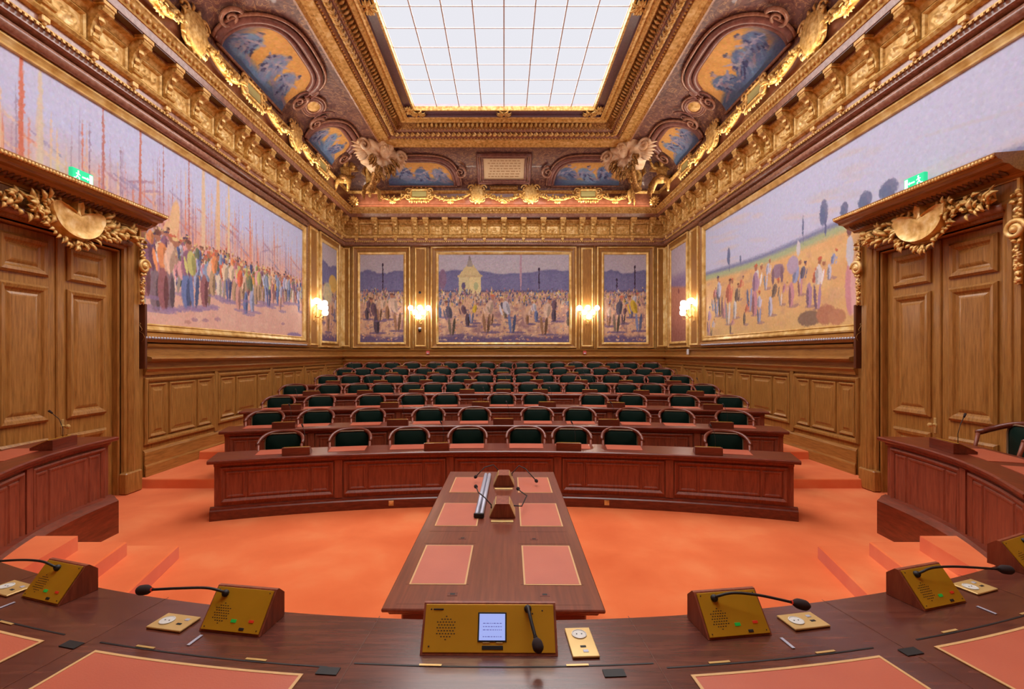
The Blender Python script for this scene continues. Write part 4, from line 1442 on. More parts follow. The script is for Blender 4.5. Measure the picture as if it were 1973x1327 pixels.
# ---------------------------------------------------------------- stairs and raised dais
DZ = .43
mb = MB()
mb.prism([(-6, Y0), (-6, 5.45), (-4.82, 5.45), (-4.66, 4.55), (-4.15, 4.55), (-3.68, 2.75), (-2.0, 2.2), (0, 2.0), (2, 2.2), (3.6, 2.75), (4.05, 4.55),
          (4.56, 4.55), (4.72, 5.45), (6, 5.45), (6, Y0)], 'z', 0.001, DZ)
struct(mb.build('floor', 'carpet'), 'orange carpeted platform under the near curved desk')
for side, sx, dx in (('left', -1, -.05), ('right', 1, -.07)):
    root = bpy.data.objects.new('stair', None); COL.objects.link(root)
    struct(root, 'orange carpeted steps down from the platform on the %s' % side)
    for k, (yf, x0, z) in enumerate(((5.03, 3.45, .143), (4.77, 3.80, .287))):
        mb = MB(lambda x, y, zz: (sx * x + dx, y, zz))
        b = .012
        poly = [(x0, yf), (x0 - .25 * (yf - 2.8), 2.8), (4.3, 2.8), (4.62, yf)]
        mb.prism(poly, 'z', .002, z - b)
        poly2 = [(x0 + b, yf - b), (x0 + b - .25 * (yf - 2.8), 2.8), (4.3, 2.8), (4.62, yf - b)]
        n = 4
        vs = [(x, y, z - b) for x, y in poly] + [(x, y, z) for x, y in poly2]
        mb.add(vs, [(4, 5, 6, 7)] + [(i, (i + 1) % 4, 4 + (i + 1) % 4, 4 + i) for i in range(4)])
        mb.build('step', 'carpet', root)

# ---------------------------------------------------------------- desks
def desk(name, fn, s0, s1, z0, zt, depth, nb, label, cat='desk', seg=40, mh='mahogany_h', group=None, pads=(), pad_w=.5, pad_p=(-.44, -.14), stiles=True, gaps=None, back=False):
    th = thing(name, label, cat, group=group)
    mb = MB(fn)
    sweep_closed(mb, [(.06, zt - .05), (.075, zt - .035), (.075, zt - .012), (.06, zt), (-depth, zt), (-depth, zt - .045)], s0 - .07, s1 + .07, seg)
    mb.build('desktop', mh, th, smooth=True, auto=30)
    mb = MB(fn)
    sweep_closed(mb, [(0, z0), (0, zt - .05), (.03, zt - .05), (.03, zt - .08), (.0, zt - .10), (-.035, zt - .10), (-.035, z0)][::1], s0, s1, seg)
    wbay = (s1 - s0) / nb
    for i in range(nb):
        a, b = s0 + i * wbay + .07, s0 + (i + 1) * wbay - .07
        n = max(2, seg // nb)
        mb.rect(a, b, z0 + .22, zt - .11, [(0, .0), (0, .022), (.018, .03), (.035, .018), (.05, .004)], n=n, fill=False)
        w = b - a - .1
        x = a + .05
        for fr in (.20, .60, .20):
            e = x + w * fr
            mb.rect(x + .012, e - .012, z0 + .28, zt - .17, [(0, .001), (.01, .012), (.025, .012), (.04, .003), (.05, .002)], n=n)
            x = e
        if stiles and i:
            s = s0 + i * wbay
            sweep_closed(mb, [(.0, z0 + .18), (.0, zt - .09), (.028, zt - .09), (.028, z0 + .18)], s - .05, s + .05, 2)
    mb.build('front_panel', 'mahogany_v', th, smooth=True, auto=25)
    mb = MB(fn)
    sweep_closed(mb, [(0, z0), (.05, z0), (.05, z0 + .125), (.035, z0 + .14), (.03, z0 + .165), (.0, z0 + .18)], s0 - .045, s1 + .045, seg)
    mb.build('plinth', mh, th, smooth=True, auto=30)
    for e, d in ((s0, -1), (s1, 1)):
        mb = MB(fn)
        a, b = (e, e + .03) if d < 0 else (e - .03, e)
        mb.box(a, b, -depth + .04, 0, z0, zt - .05)
        mb.build('side_panel', 'mahogany_v', th)
    for c in pads:
        mb = MB(fn); patch(mb, c - pad_w / 2, c + pad_w / 2, pad_p[0], pad_p[1], zt + .0005, 4)
        mb.build('leather_pad', 'leather', th)
    return th

ORD = ['first', 'second', 'third', 'fourth', 'fifth', 'sixth', 'seventh', 'eighth', 'ninth', 'tenth', 'eleventh', 'twelfth', 'thirteenth', 'fourteenth',
       'fifteenth', 'sixteenth', 'seventeenth', 'eighteenth']
ROWN = ['front', 'second', 'third', 'fourth', 'fifth', 'sixth', 'rearmost']

# chair -----------------------------------------------------------------
def make_chair():
    root = thing('leather_armchair', 'green leather armchair', 'chair')
    mb = MB()
    mb.bbox(-.24, .24, -.22, .20, .36, .46, .035)
    mb.build('seat', 'green_leather', root, smooth=True, auto=60)
    mb = MB(); mb.bbox(-.25, .25, -.23, .21, .32, .365, .01); mb.build('seat_frame', 'mahogany_h', root)
    # backrest: rounded, slightly curved panel
    out = []
    hw, zb, ztp, r = .25, .50, .982, .10
    for cx, cz, a0 in ((hw - r, ztp - r, 0), (-hw + r, ztp - r, pi / 2)):
        for k in range(7):
            a = a0 + k * pi / 12
            out.append((cx + r * cos(a), cz + r * sin(a)))
    out += [(-hw, zb), (hw, zb)]
    def cu(x): return .17 - .35 * x * x
    mb = MB()
    n = len(out); cz = .72
    vs = [(0, cu(0) - .03, cz)] + [(x * .8, cu(x * .8) - .03, cz + (z - cz) * .8) for x, z in out] + [(x, cu(x), z) for x, z in out] + [(x, cu(x) + .045, z) for x, z in out]
    fs = [(0, 1 + i, 1 + (i + 1) % n) for i in range(n)]
    fs += [(1 + i, 1 + (i + 1) % n, 1 + n + (i + 1) % n, 1 + n + i) for i in range(n)]
    fs += [(1 + n + i, 1 + n + (i + 1) % n, 1 + 2 * n + (i + 1) % n, 1 + 2 * n + i) for i in range(n)]
    fs += [tuple(1 + 2 * n + i for i in range(n))]
    mb.add(vs, fs)
    back = mb.build('backrest', 'green_leather', root, smooth=True, auto=50)
    mb = MB(); mb.tube([(x * 1.03, cu(x) - .006, z + .004) for x, z in out], .011, 6, closed=True)
    mb.build('studded_edge', 'brass_studs', back, smooth=True)
    pts = []; rr = []
    for k in range(25):
        a = pi * (k / 24)
        x = .305 * math.copysign(abs(cos(a)) ** .8, cos(a)); y = -.12 + .33 * sin(a) ** .7 if 0 < k < 24 else -.12
        z = .87 + .14 * sin(a) ** .8 if 0 < k < 24 else .87
        pts.append((x, y, z)); rr.append(.026)
    mb = MB(); mb.tube(pts, rr, 8, flat=(1.25, 1)); mb.build('top_rail', 'mahogany_h', root, smooth=True)
    for sg in (-1, 1):
        mb = MB(); mb.tube([(sg * .295, -.11, .87), (sg * .285, -.15, .70), (sg * .255, -.17, .56), (sg * .25, -.18, .4)], [.02, .018, .02, .022], 8)
        mb.build('arm_support', 'mahogany_v', root, smooth=True)
    for sx in (-1, 1):
        for sy in (-1, 1):
            mb = MB()
            if sy < 0: mb.tube([(sx * .22, -.19, .35), (sx * .225, -.20, .2), (sx * .22, -.19, .0)], [.026, .022, .016], 8)
            else: mb.tube([(sx * .22, .17, .62), (sx * .22, .17, .35), (sx * .225, .185, .15), (sx * .23, .20, .0)], [.02, .026, .022, .016], 8)
            mb.build('leg', 'mahogany_v', root, smooth=True)
    return root

# wedge console with its microphone, for the rows ------------------------
def make_row_console():
    root = thing('microphone_console', 'console', 'microphone')
    mb = MB()
    mb.prism([(-.09, 0), (.12, 0), (.12, .03), (-.04, .105), (-.09, .105)], 'x', -.18, .18)
    mb.build('console_body', 'mahogany_h', root)
    mb = MB()
    d = Vector((0, .16, -.075)).normalized(); nrm = Vector((0, .075, .16)).normalized()
    a = Vector((0, -.035, .106)); 
    vs = []
    for x in (-.165, .165):
        for t in (.0, .155):
            for h in (.0, .004): vs.append(tuple(a + d * t + nrm * h + Vector((x, 0, 0))))
    mb.add(vs, [(0, 1, 3, 2), (4, 6, 7, 5), (0, 4, 5, 1), (2, 3, 7, 6), (0, 2, 6, 4), (1, 5, 7, 3)])
    mb.build('brass_plate', 'brass_plate', root)
    mb = MB(); mb.tube([(.1, .0, .09), (.10, .0, .2), (.09, .03, .30), (.06, .08, .37)]  , .0035, 6); g = mb.build('gooseneck', 'mic_black', root, smooth=True)
    mb = MB(); mb.tube([(.065, .075, .365), (.045, .10, .40)], [.009, .012], 8); mb.build('foam_tip', 'mic_foam', g, smooth=True)
    return root

chair_proto = make_chair(); chair_used = [False]
def place_chair(x, y, z, rz, label, group):
    o = chair_proto if not chair_used[0] else copy_tree(chair_proto)
    chair_used[0] = True
    o.location = (x, y, z); o.rotation_euler = (0, 0, rz)
    tag(o, label, 'chair', group)
con_proto = make_row_console(); con_used = [False]
def place_console(x, y, z, rz, label, group):
    o = con_proto if not con_used[0] else copy_tree(con_proto)
    con_used[0] = True
    o.location = (x, y, z); o.rotation_euler = (0, 0, rz)
    tag(o, label, 'microphone', group)

ROWS = [  # radius, half width, chairs (px), consoles (px)
    (12.0, 3.84, [542.6, 676, 789.5, 901, 1013, 1101, 1197.5, 1399.5], [573, 842, 1095, 1363]),
    (16.0, 4.55, [511.7, 610, 710, 826, 914.5, 1035, 1116, 1220, 1303, 1414], [549, 767, 970, 1172, 1388.6]),
    (17.0, 5.0, [538, 616.7, 714.5, 795, 859.5, 967, 1032, 1143.7, 1217, 1317, 1408], [563, 751, 926, 1054, 1186, 1372]),
    (18.0, 5.10, [566, 633.7, 689.6, 738, 792.5, 835, 876, 925, 970, 1019, 1061, 1110, 1152.5, 1207, 1255.4, 1313, 1358], [601, 704, 803, 900, 970, 1041, 1136, 1235, 1339]),
    (20.0, 5.10, [631, 675, 718, 758, 803, 844, 889.5, 933.6, 972, 1010, 1049.7, 1097, 1130.5, 1180.5, 1226, 1263, 1311], [642.5, 733.6, 821, 907, 971, 1033.5, 1119, 1205.5, 1298]),
    (22.0, 5.15, [664.6, 698, 736, 770, 817, 852.7, 892.4, 929, 967, 1007, 1045, 1079, 1123, 1158, 1202.5, 1242, 1277.5], [673, 755.7, 835, 913, 969, 1026, 1102.6, 1182, 1264]),
    (24.0, 5.20, [682, 719, 755, 794, 838, 867.4, 904, 939, 977.6, 1004, 1041, 1074.6, 1110, 1146, 1182, 1214, 1255], [775, 853, 1097, 1164]),
]
def row_angle(px, R, cy, r):
    """angle on the circle of radius r (centre y cy) whose direction from the camera is px"""
    k = (px - CX) / F
    a = 0.0
    for _ in range(30):
        a = asin(max(-1, min(1, k * (cy + r * cos(a)) / r)))
    return a
for i, (R, half, chairs, cons) in enumerate(ROWS):
    yf = 6.82 + 1.45 * i
    z0 = RISE * i
    fn = arc_fn(R, yf); cy = yf - R
    S = R * asin(half / R)
    nb = 5 if i == 0 else (7 if i < 3 else 9)
    angs = [row_angle(px, R, cy, R + .62) for px in chairs]
    lab = {0: 'long curved mahogany desk at the very front of the tiered seating'}.get(i, 'long curved mahogany desk of the %s row of seating' % (ROWN[i] if i < 6 else 'rearmost'))
    d = desk('curved_desk', fn, -S, S, z0, z0 + .80, .52, nb, lab, seg=45 if i < 3 else 36, group='curved desks of the tiered seating', pads=[max(-S + .3, min(S - .3, a * R)) for a in angs], pad_w=.50,
             pad_p=(-.48, -.13))
    if i == 0:
        for sx in (-1.62, 1.48):
            mb = MB(fn); mb.bbox(sx - .035, sx + .035, .05, .056, .04, .11, .003); o = mb.build('floor_socket', 'gold', d)
    for k, a in enumerate(angs):
        x, y = (R + .62) * sin(a), cy + (R + .62) * cos(a)
        place_chair(x, y, z0, -a, 'green leather armchair, %s from the left behind the %s curved desk' % (ORD[k], ROWN[i]), 'green armchairs behind the %s curved desk' % ROWN[i])
    for k, px in enumerate(cons):
        a = row_angle(px, R, cy, R + .1)
        x, y = (R + .08) * sin(a), cy + (R + .08) * cos(a)
        place_console(x, y, z0 + .801, -a, 'wedge microphone console, %s from the left on the %s curved desk' % (ORD[k], ROWN[i]), 'microphone consoles on the %s curved desk' % ROWN[i])

# tribunes ----------------------------------------------------------------
TP = [(4.76, 5.74), (4.71, 5.2), (4.57, 4.6), (4.31, 4.0), (3.98, 3.45)]
for side, sx, dx in (('left', -1, -.08), ('right', 1, -.07)):
    pts = [(sx * x + dx, y) for x, y in TP]
    fn = path_fn(pts, 1 if sx < 0 else -1)
    # p must point to the hall centre
    q0, q1 = fn(.5, 0, 0), fn(.5, .1, 0)
    if abs(q1[0]) > abs(q0[0]): fn = path_fn(pts, -1 if sx < 0 else 1)
    L = fn.length
    d = desk('tribune_desk', fn, 0.03, L, 0.0, 1.18, .60, 2, 'tall curved mahogany side desk below the %s door' % side, seg=36, mh='mahogany_y',
             pads=[.95, 1.75], pad_w=.62, pad_p=(-.52, -.16), group='tall side desks')
    mb = MB(fn)
    sweep_closed(mb, [(0, 0), (.10, 0), (.10, .40), (.07, .43), (.05, .46), (0, .48)], .0, L, 30)
    mb.build('lower_plinth', 'mahogany_y', d, smooth=True, auto=30)
    s = .62 if side == 'left' else .80
    x, y, _ = fn(s, -.12, 0)
    x2, y2, _ = fn(s + .05, -.12, 0)
    x3, y3, _ = fn(s, -.3, 0)
    rz = atan2(y3 - y, x3 - x) - pi / 2
    place_console(x, y, 1.181, rz, 'wedge microphone console on the tall %s side desk' % side, None)
    if side == 'right':
        place_chair(5.46, 5.02, DZ, rz, 'green leather armchair behind the tall right side desk at the photo edge', None)

# ---------------------------------------------------------------- near curved desk of the platform
PR, PC = 6.30, 8.10
def pfn(s, p, z):
    """s along the far edge, p towards the hall, z up"""
    a = s / PR
    return ((PR - p) * sin(a), PC - (PR - p) * cos(a), z)
def pol(a_deg, r):
    a = radians(a_deg)
    return (r * sin(a), PC - r * cos(a))
PZ = 1.18
pd = thing('presidents_desk', 'long curved glossy mahogany desk in the foreground', 'desk')
mb = MB(pfn)
SA = PR * radians(34)
sweep_closed(mb, [(0, PZ - .045), (0, PZ - .01), (-.012, PZ), (-1.05, PZ), (-1.05, PZ - .045)], -SA, SA, 80)
mb.build('desktop', 'mahogany_cross', pd, smooth=True, auto=30)
mb = MB(pfn)
sweep_closed(mb, [(-.05, .0), (-.05, PZ - .05), (-.09, PZ - .05), (-.09, 0)], -SA, SA, 60)
for i in range(7):
    w = 2 * SA / 7
    mb.rect(-SA + i * w + .06, -SA + (i + 1) * w - .06, .55, 1.05, [(0, -.05), (0, -.03), (.03, -.03), (.05, -.045)], n=8)
mb.build('front_panel', 'mahogany_v', pd)
LEAT_R = 6.655
def arcpad(a0, a1, r0, r1, name='leather_pad'):
    mb = MB(pfn)
    s0, s1 = PR * radians(a0), PR * radians(a1)
    patch(mb, s0, s1, PR - r1, PR - r0, PZ + .0008, 10, .002)
    o = mb.build(name, 'leather', pd)
    mb = MB(pfn); border(mb, s0, s1, PR - r1, PR - r0, PZ + .001, .010, 10)
    mb.build('gilt_border', 'leather_trim', o)
    return o
for a0, a1 in ((-21.8, -14.3), (-12.1, -5.6), (5.2, 10.9), (13.1, 20.6)):
    arcpad(a0, a1, LEAT_R, 7.15)
arcpad(-3.6, 3.6, 6.76, 7.15)
def strip(a0, a1, r, w, mat, name, z=.0012, th=.002):
    mb = MB(pfn)
    patch(mb, PR * radians(a0), PR * radians(a1), PR - r - w, PR - r, PZ + z, 6, th)
    return mb.build(name, mat, pd)
# lid joints, brass hinges, cable holes
for a0, a1, r in ((-22, -14, 6.595), (-12.5, -5.0, 6.60), (-4.3, 4.3, 6.575), (4.6, 11.2, 6.60), (12.9, 21, 6.595)):
    strip(a0, a1, r, .006, 'black', 'lid_joint', .0006, .0008)
for a, r in ((-17.8, 6.585), (-16.6, 6.6), (-10.9, 6.59), (-7.2, 6.59), (-2.1, 6.57), (2.1, 6.57), (6.2, 6.59), (9.6, 6.59), (14.4, 6.585), (18.2, 6.585)):
    strip(a - .32, a + .32, r, .009, 'brass_pale', 'hinge')
for a, r in ((-13.2, 6.62), (-4.9, 6.605), (3.05, 6.60), (12.1, 6.63)):
    strip(a - .30, a + .30, r, .035, 'black', 'cable_hole')
for a, r in ((-9.6, 6.50), (8.9, 6.50), (-17.9, 6.5), (17.2, 6.5)):
    strip(a - .15, a - .05, r, .06, 'steel', 'drawer_pull')
for a in (-4.4, 4.4, 12.1, -12.9, 19.5, -20):
    strip(a - .012, a + .012, PR, .9, 'oak_dark', 'veneer_joint', .0003, .0005)

def face_matrix(a, r, w):
    """local frame: x along the desk to the right, y away from the user, z up; origin at the front bottom edge"""
    x, y = pol(a, r)
    return Matrix.Translation((x, y, PZ)) @ Matrix.Rotation(radians(a), 4, 'Z')

def president_console(a, r, w, hgt, dep, label, group, neck, big=False):
    root = thing('microphone_console', label, 'microphone', group=group)
    x, y = pol(a, r)
    root.location = (x, y, PZ + .001); root.rotation_euler = (0, 0, radians(a))
    hw = w / 2
    mb = MB()
    back = dep + .045
    if big:
        mb.prism([(-.004, 0), (dep, hgt), (dep + .012, hgt), (dep + .012, 0)], 'x', -hw - .008, hw + .008)
    else:
        mb.prism([(0, 0), (dep, hgt), (dep + .012, hgt), (back, hgt - .03), (back, .0)], 'x', -hw - .007, hw + .007)
    body = mb.build('console_body', 'mahogany_v', root)
    d = Vector((0, dep, hgt)); L = d.length; d.normalize(); nrm = Vector((0, -d.z, d.y))
    o = Vector((0, 0, 0)) + nrm * .001
    def on(u, v, h=0.0):
        """u across, v up the face"""
        return o + Vector((u, 0, 0)) + d * v + nrm * h
    FM = Matrix(((1, d.x, nrm.x, o.x), (0, d.y, nrm.y, o.y), (0, d.z, nrm.z, o.z), (0, 0, 0, 1)))
    mb = MB(); mb.bbox(-hw, hw, .006, L - .006, 0, .005, .001, M=FM)
    plate = mb.build('brass_plate', 'brass_plate', root)
    mb = MB()
    gx, gy = (-hw + .075, L * .5) if big else (-hw * .50, L * .40)
    gr = .036 if big else .034
    k = 0
    for i in range(-4, 5):
        for j in range(-4, 5):
            u = (i + (j % 2) * .5) * gr / 3.6; v = j * gr / 4.1
            if u * u + v * v < gr * gr:
                mb.bbox(gx + u - .0028, gx + u + .0028, gy + v - .0014, gy + v + .0014, .005, .0058, .0005, M=FM)
    mb.build('speaker_grille', 'black', plate)
    def chip(u, v, a_, b_, mat, name):
        mb = MB(); mb.bbox(u - a_, u + a_, v - b_, v + b_, .005, .0075, .001, M=FM); return mb.build(name, mat, plate)
    if big:
        chip(.01, L * .52, .050, .045, 'black', 'screen_bezel')
        mb = MB(); mb.bbox(.01 - .045, .01 + .045, L * .52 - .040, L * .52 + .040, .0072, .0085, .0005, M=FM); scr = mb.build('screen', 'screen', plate)
        mb = MB(); rr = random.Random(2)
        for vv in (.014, .004, -.006, -.026):
            u = -.032
            while u < .03:
                l = rr.uniform(.003, .009); mb.bbox(.01 + u, .01 + min(.033, u + l), L * .5 + vv - .0012, L * .5 + vv + .0012, .0085, .0089, .0002, M=FM); u += l + .003
        mb.build('screen_text', 'screen_ink', scr)
        chip(.012, L * .13, .036, .006, 'black', 'card_slot')
        chip(-hw + .045, L * .86, .018, .0025, 'mic_foam', 'engraved_line')
        for u, v in ((-hw + .02, L * .86), (hw - .04, L * .84), (hw - .075, L * .78), (-hw + .02, L * .15)): chip(u, v, .0025, .0025, 'mic_black', 'screw')
        chip(-.01, L * .22, .012, .002, 'brass_pale', 'engraved_line'); chip(.035, L * .22, .012, .002, 'brass_pale', 'engraved_line')
    else:
        chip(hw * .02, L * .26, .011, .0055, 'led_green', 'green_button')
        chip(hw * .62, L * .28, .010, .0045, 'led_red', 'red_button')
        chip(hw * .38, L * .11, .010, .0045, 'mic_black', 'jack_socket')
        for u in (-hw + .012, hw - .012):
            for v in (.016, L - .016): chip(u, v, .002, .002, 'mic_black', 'screw')
    # microphone: neck given as local points
    mic = thing('gooseneck_microphone', label.replace('console', 'microphone stem') , 'microphone') if False else None
    b0 = on(*neck['base'])
    mb = MB(); mb.tube([b0, b0 + nrm * .012, b0 + nrm * .02], [.014, .013, .008], 10)
    hol = mb.build('microphone_holder', 'mic_black', root, smooth=True)
    pts = [b0 + nrm * .015] + [b0 + Vector(q) for q in neck['pts']]
    dense = []
    for i in range(len(pts) - 1):
        A, B, C_, D = pts[max(i - 1, 0)], pts[i], pts[i + 1], pts[min(i + 2, len(pts) - 1)]
        for kk in range(6):
            t = kk / 6
            dense.append(0.5 * ((2 * B) + (C_ - A) * t + (2 * A - 5 * B + 4 * C_ - D) * t * t + (3 * B - A - 3 * C_ + D) * t ** 3))
    dense.append(pts[-1])
    mb = MB(); mb.tube(dense, neck.get('r', .0048), 8); nk = mb.build('gooseneck', 'mic_black', root, smooth=True)
    e = dense[-1]; t = (dense[-1] - dense[-3]).normalized()
    mb = MB(); mb.tube([e, e + t * .004], .0075, 8); mb.build('red_ring', 'led_red' if neck.get('red') else 'mic_black', nk)
    fl = neck.get('foam', .062); fr_ = neck.get('fr', .019)
    ps = [e + t * (.006 + fl * k / 7) for k in range(8)]
    rs = [fr_ * v for v in (.45, .75, .95, 1.0, 1.0, .98, .8, .35)]
    mb = MB(); mb.tube(ps, rs, 10); mb.build('foam_windshield', 'mic_foam', nk, smooth=True)
    return root

president_console(-.45 - .0, 6.518, .452, .128, .092, 'wide brass console with a small blue screen at the middle of the near desk', None,
                  dict(base=(.135, .138), pts=[(.0, -.03, .02), (.004, -.055, .012), (.012, -.085, -.01), (.02, -.11, -.03)], foam=.045, fr=.018, r=.006), big=True)
NL = dict(base=(-.075, .128), pts=[(-.01, -.02, .02), (-.06, -.035, .035), (-.16, -.05, .033), (-.27, -.055, .022)], red=True)
NR = dict(base=(-.055, .130), pts=[(.01, -.02, .02), (.06, -.035, .035), (.15, -.055, .030), (.26, -.075, .008)], red=True)
G = 'brass faced microphone consoles along the near desk'
president_console(-8.9, 6.476, .235, .122, .098, 'brass faced microphone console left of the blue screen console on the near desk', G, NL)
president_console(-17.2, 6.467, .22, .122, .098, 'brass faced microphone console farthest left on the near desk', G,
                  dict(base=(-.02, .128), pts=[(-.01, -.02, .02), (-.06, -.03, .035), (-.16, -.045, .034), (-.30, -.07, .02)]))
president_console(7.55, 6.476, .235, .122, .098, 'brass faced microphone console right of the blue screen console on the near desk', G, NR)
president_console(16.0, 6.467, .23, .122, .098, 'brass faced microphone console second from the right on the near desk', G,
                  dict(base=(-.05, .128), pts=[(.01, -.02, .02), (.06, -.03, .035), (.17, -.05, .034), (.34, -.09, .02)]))
president_console(23.2, 6.42, .23, .122, .098, 'microphone console at the right photo edge on the near desk, mostly its wooden side', G,
                  dict(base=(.05, .128), pts=[(.01, -.02, .02), (.06, -.03, .035), (.17, -.05, .034), (.34, -.09, .02)]))

def socket_plate(a, r, w, dp, label, tall=False, rot=0):
    x, y = pol(a, r)
    root = thing('socket_plate', label, 'socket', (x, y, PZ + .001), radians(a + rot), 'brass socket plates on the near desk')
    mb = MB(); mb.bbox(-w / 2, w / 2, -dp / 2, dp / 2, 0, .008, .002); mb.build('plate', 'brass_pale', root)
    sx, sy = (0, dp * .24) if tall else (-w * .2, 0)
    mb = MB(); mb.lathe([(.027, 0), (.027, .003), (.024, .004), (.022, .002), (.0005, .002)], (sx, sy, .008), 20); sk = mb.build('power_socket', 'socket_white', root)
    mb = MB()
    for q in (-.009, .009): mb.lathe([(.0025, 0), (.0025, .001), (.0001, .001)], (sx + q, sy, .0102), 6)
    mb.build('socket_holes', 'black', sk)
    ax, ay = (.0, -dp * .18) if tall else (w * .22, -.01)
    mb = MB(); mb.bbox(ax - .010, ax + .010, ay - .005, ay + .005, .008, .0095, .001); mb.build('network_port', 'black', root)
    ax, ay = (.004, -dp * .33) if tall else (w * .27, .02)
    mb = MB(); mb.bbox(ax - .009, ax + .009, ay - .007, ay + .007, .008, .0095, .001); mb.build('usb_port', 'steel', root)
socket_plate(2.42, 6.46, .092, .165, 'upright brass socket plate right of the blue screen console', True)
socket_plate(-11.15, 6.455, .15, .095, 'brass socket plate left of the second console from the left', rot=0)
socket_plate(10.2, 6.425, .15, .095, 'brass socket plate with white outlet between the two right consoles')
socket_plate(18.7, 6.40, .14, .095, 'brass socket plate at the far right of the near desk')
socket_plate(-19.4, 6.44, .15, .095, 'brass socket plate at the left photo edge of the near desk')

# ---------------------------------------------------------------- long central table
CT = thing('central_table', 'long mahogany table with six leather pads running down the middle of the hall', 'table', (-.043, 4.12, 0), -.0118)
TW, TL, TZ = .625, 1.525, .78
mb = MB()
mb.bbox(-TW, TW, -TL, TL, TZ - .022, TZ, .006)
mb.bbox(-TW + .03, TW - .03, -TL + .03, TL - .03, TZ - .05, TZ - .02, .008)
mb.build('tabletop', 'mahogany_top', CT)
mb = MB(); mb.bbox(-TW + .09, TW - .09, -TL + .1, TL - .1, TZ - .17, TZ - .045, .01); mb.build('apron', 'mahogany_h', CT)
for sx in (-1, 1):
    for sy in (-1, 0, 1):
        mb = MB()
        x, y = sx * (TW - .14), sy * (TL - .16)
        mb.bbox(x - .05, x + .05, y - .05, y + .05, TZ - .2, TZ - .06, .006)
        mb.lathe([(.045, .0), (.05, .03), (.03, .06), (.034, .1), (.05, .35), (.048, .45), (.03, .52), (.045, .56), (.045, .6)], (x, y, 0), 14)
        mb.build('leg', 'mahogany_v', CT, smooth=True, auto=40)
for cy_ in (2.885, 3.865, 4.80):
    for xa, xb in ((-.517, -.187), (.191, .523)):
        y0 = cy_ - 4.12
        mb = MB(); mb.box(xa, xb, y0, y0 + .57, TZ, TZ + .003); o = mb.build('leather_pad', 'leather', CT)
        mb = MB(); w = .011
        mb.box(xa - w, xb + w, y0 - w, y0, TZ, TZ + .002); mb.box(xa - w, xb + w, y0 + .57, y0 + .57 + w, TZ, TZ + .002)
        mb.box(xa - w, xa, y0, y0 + .57, TZ, TZ + .002); mb.box(xb, xb + w, y0, y0 + .57, TZ, TZ + .002)
        mb.build('gilt_border', 'leather_trim', o)
for k, (x, y) in enumerate(((-.245, -1.36), (.30, -1.36), (-.27, -.52), (.28, -.53))):
    mb = MB(); mb.bbox(x - .03, x + .03, y - .02, y + .02, TZ, TZ + .002, .0008); o = mb.build('cable_cover', 'mahogany_h', CT)
    mb = MB(); mb.bbox(x - .014, x + .014, y - .009, y + .009, TZ + .002, TZ + .003, .0004); mb.build('cable_hole', 'black', o)
mb = MB()
for y in (-1.47, -1.24, -.38, -.62):
    for sx in (-1, 1):
        mb.box(min(sx * .16, sx * .55), max(sx * .16, sx * .55), y - .0015, y + .0015, TZ, TZ + .0006)
mb.build('veneer_joint', 'oak_dark', CT)

def table_point(x, y, z):
    return CT.matrix_basis @ Vector((x, y, z))
for (yl, lab, necks) in ((4.04 - 4.12, 'nearer double faced brass microphone console on the central table',
              [[(-.10, .10, .08), (-.16, .12, .14), (-.22, .2, .16), (-.25, .33, .17)], [(.10, .08, .08), (.17, .10, .07), (.22, .24, .12), (.17, .44, .10), (.15, .55, .09)]]),
             (5.0 - 4.12, 'farther double faced brass microphone console on the central table',
              [[(-.06, .28, .10), (-.12, .30, .16), (-.22, .26, .14), (-.30, .18, .07)], [(.09, .2, .09), (.17, .26, .16), (.24, .2, .14), (.34, .05, .06)]])):
    root = thing('microphone_console', lab, 'microphone', group='double faced consoles on the central table')
    root.location = CT.matrix_basis @ Vector((.03, yl, TZ + .004)); root.rotation_euler = (0, 0, -.0118)
    mb = MB(); mb.prism([(-.11, 0), (-.055, .12), (.055, .12), (.11, 0)], 'y', 0, .24)
    mb.build('console_body', 'mahogany_v', root)
    for sg in (-1, 1):
        mb = MB()
        d = Vector((-sg * .055, 0, .12)).normalized(); nrm = Vector((sg * .12, 0, .055)).normalized()
        vs = []
        for yy in (.008, .232):
            for t in (.004, .126):
                for h in (.001, .006): vs.append(tuple(Vector((sg * .11, yy, 0)) + d * t + nrm * h))
        mb.add(vs, [(0, 1, 3, 2), (4, 6, 7, 5), (0, 4, 5, 1), (2, 3, 7, 6), (0, 2, 6, 4), (1, 5, 7, 3)])
        mb.build('brass_plate', 'brass_pale', root)
    for nk in necks:
        mb = MB(); P = [Vector(q) for q in nk]
        if len(P) == 4: base = [P[0] + Vector((0, 0, -.03))]
        else: base = []
        mb.tube(base + P, .0055, 8); g = mb.build('gooseneck', 'mic_black', root, smooth=True)
        e = P[-1]; t = (P[-1] - P[-2]).normalized()
        mb = MB(); mb.tube([e, e + t * .012, e + t * .03, e + t * .042], [.010, .018, .018, .008], 8); mb.build('foam_windshield', 'mic_foam', g, smooth=True)
    # lettered brass name plate lying in front
    mb = MB(); mb.bbox(-.095, .095, -.10, -.055, 0, .006, .002); pl = mb.build('name_plate', 'brass_pale')
    pl.location = root.location - Vector((0, 0, .003)); pl.rotation_euler = (0, 0, -.0118)
    tag(pl, 'small pale brass plate lying before the %s console of the central table' % lab.split()[0], 'plate', 'brass plates on the central table')
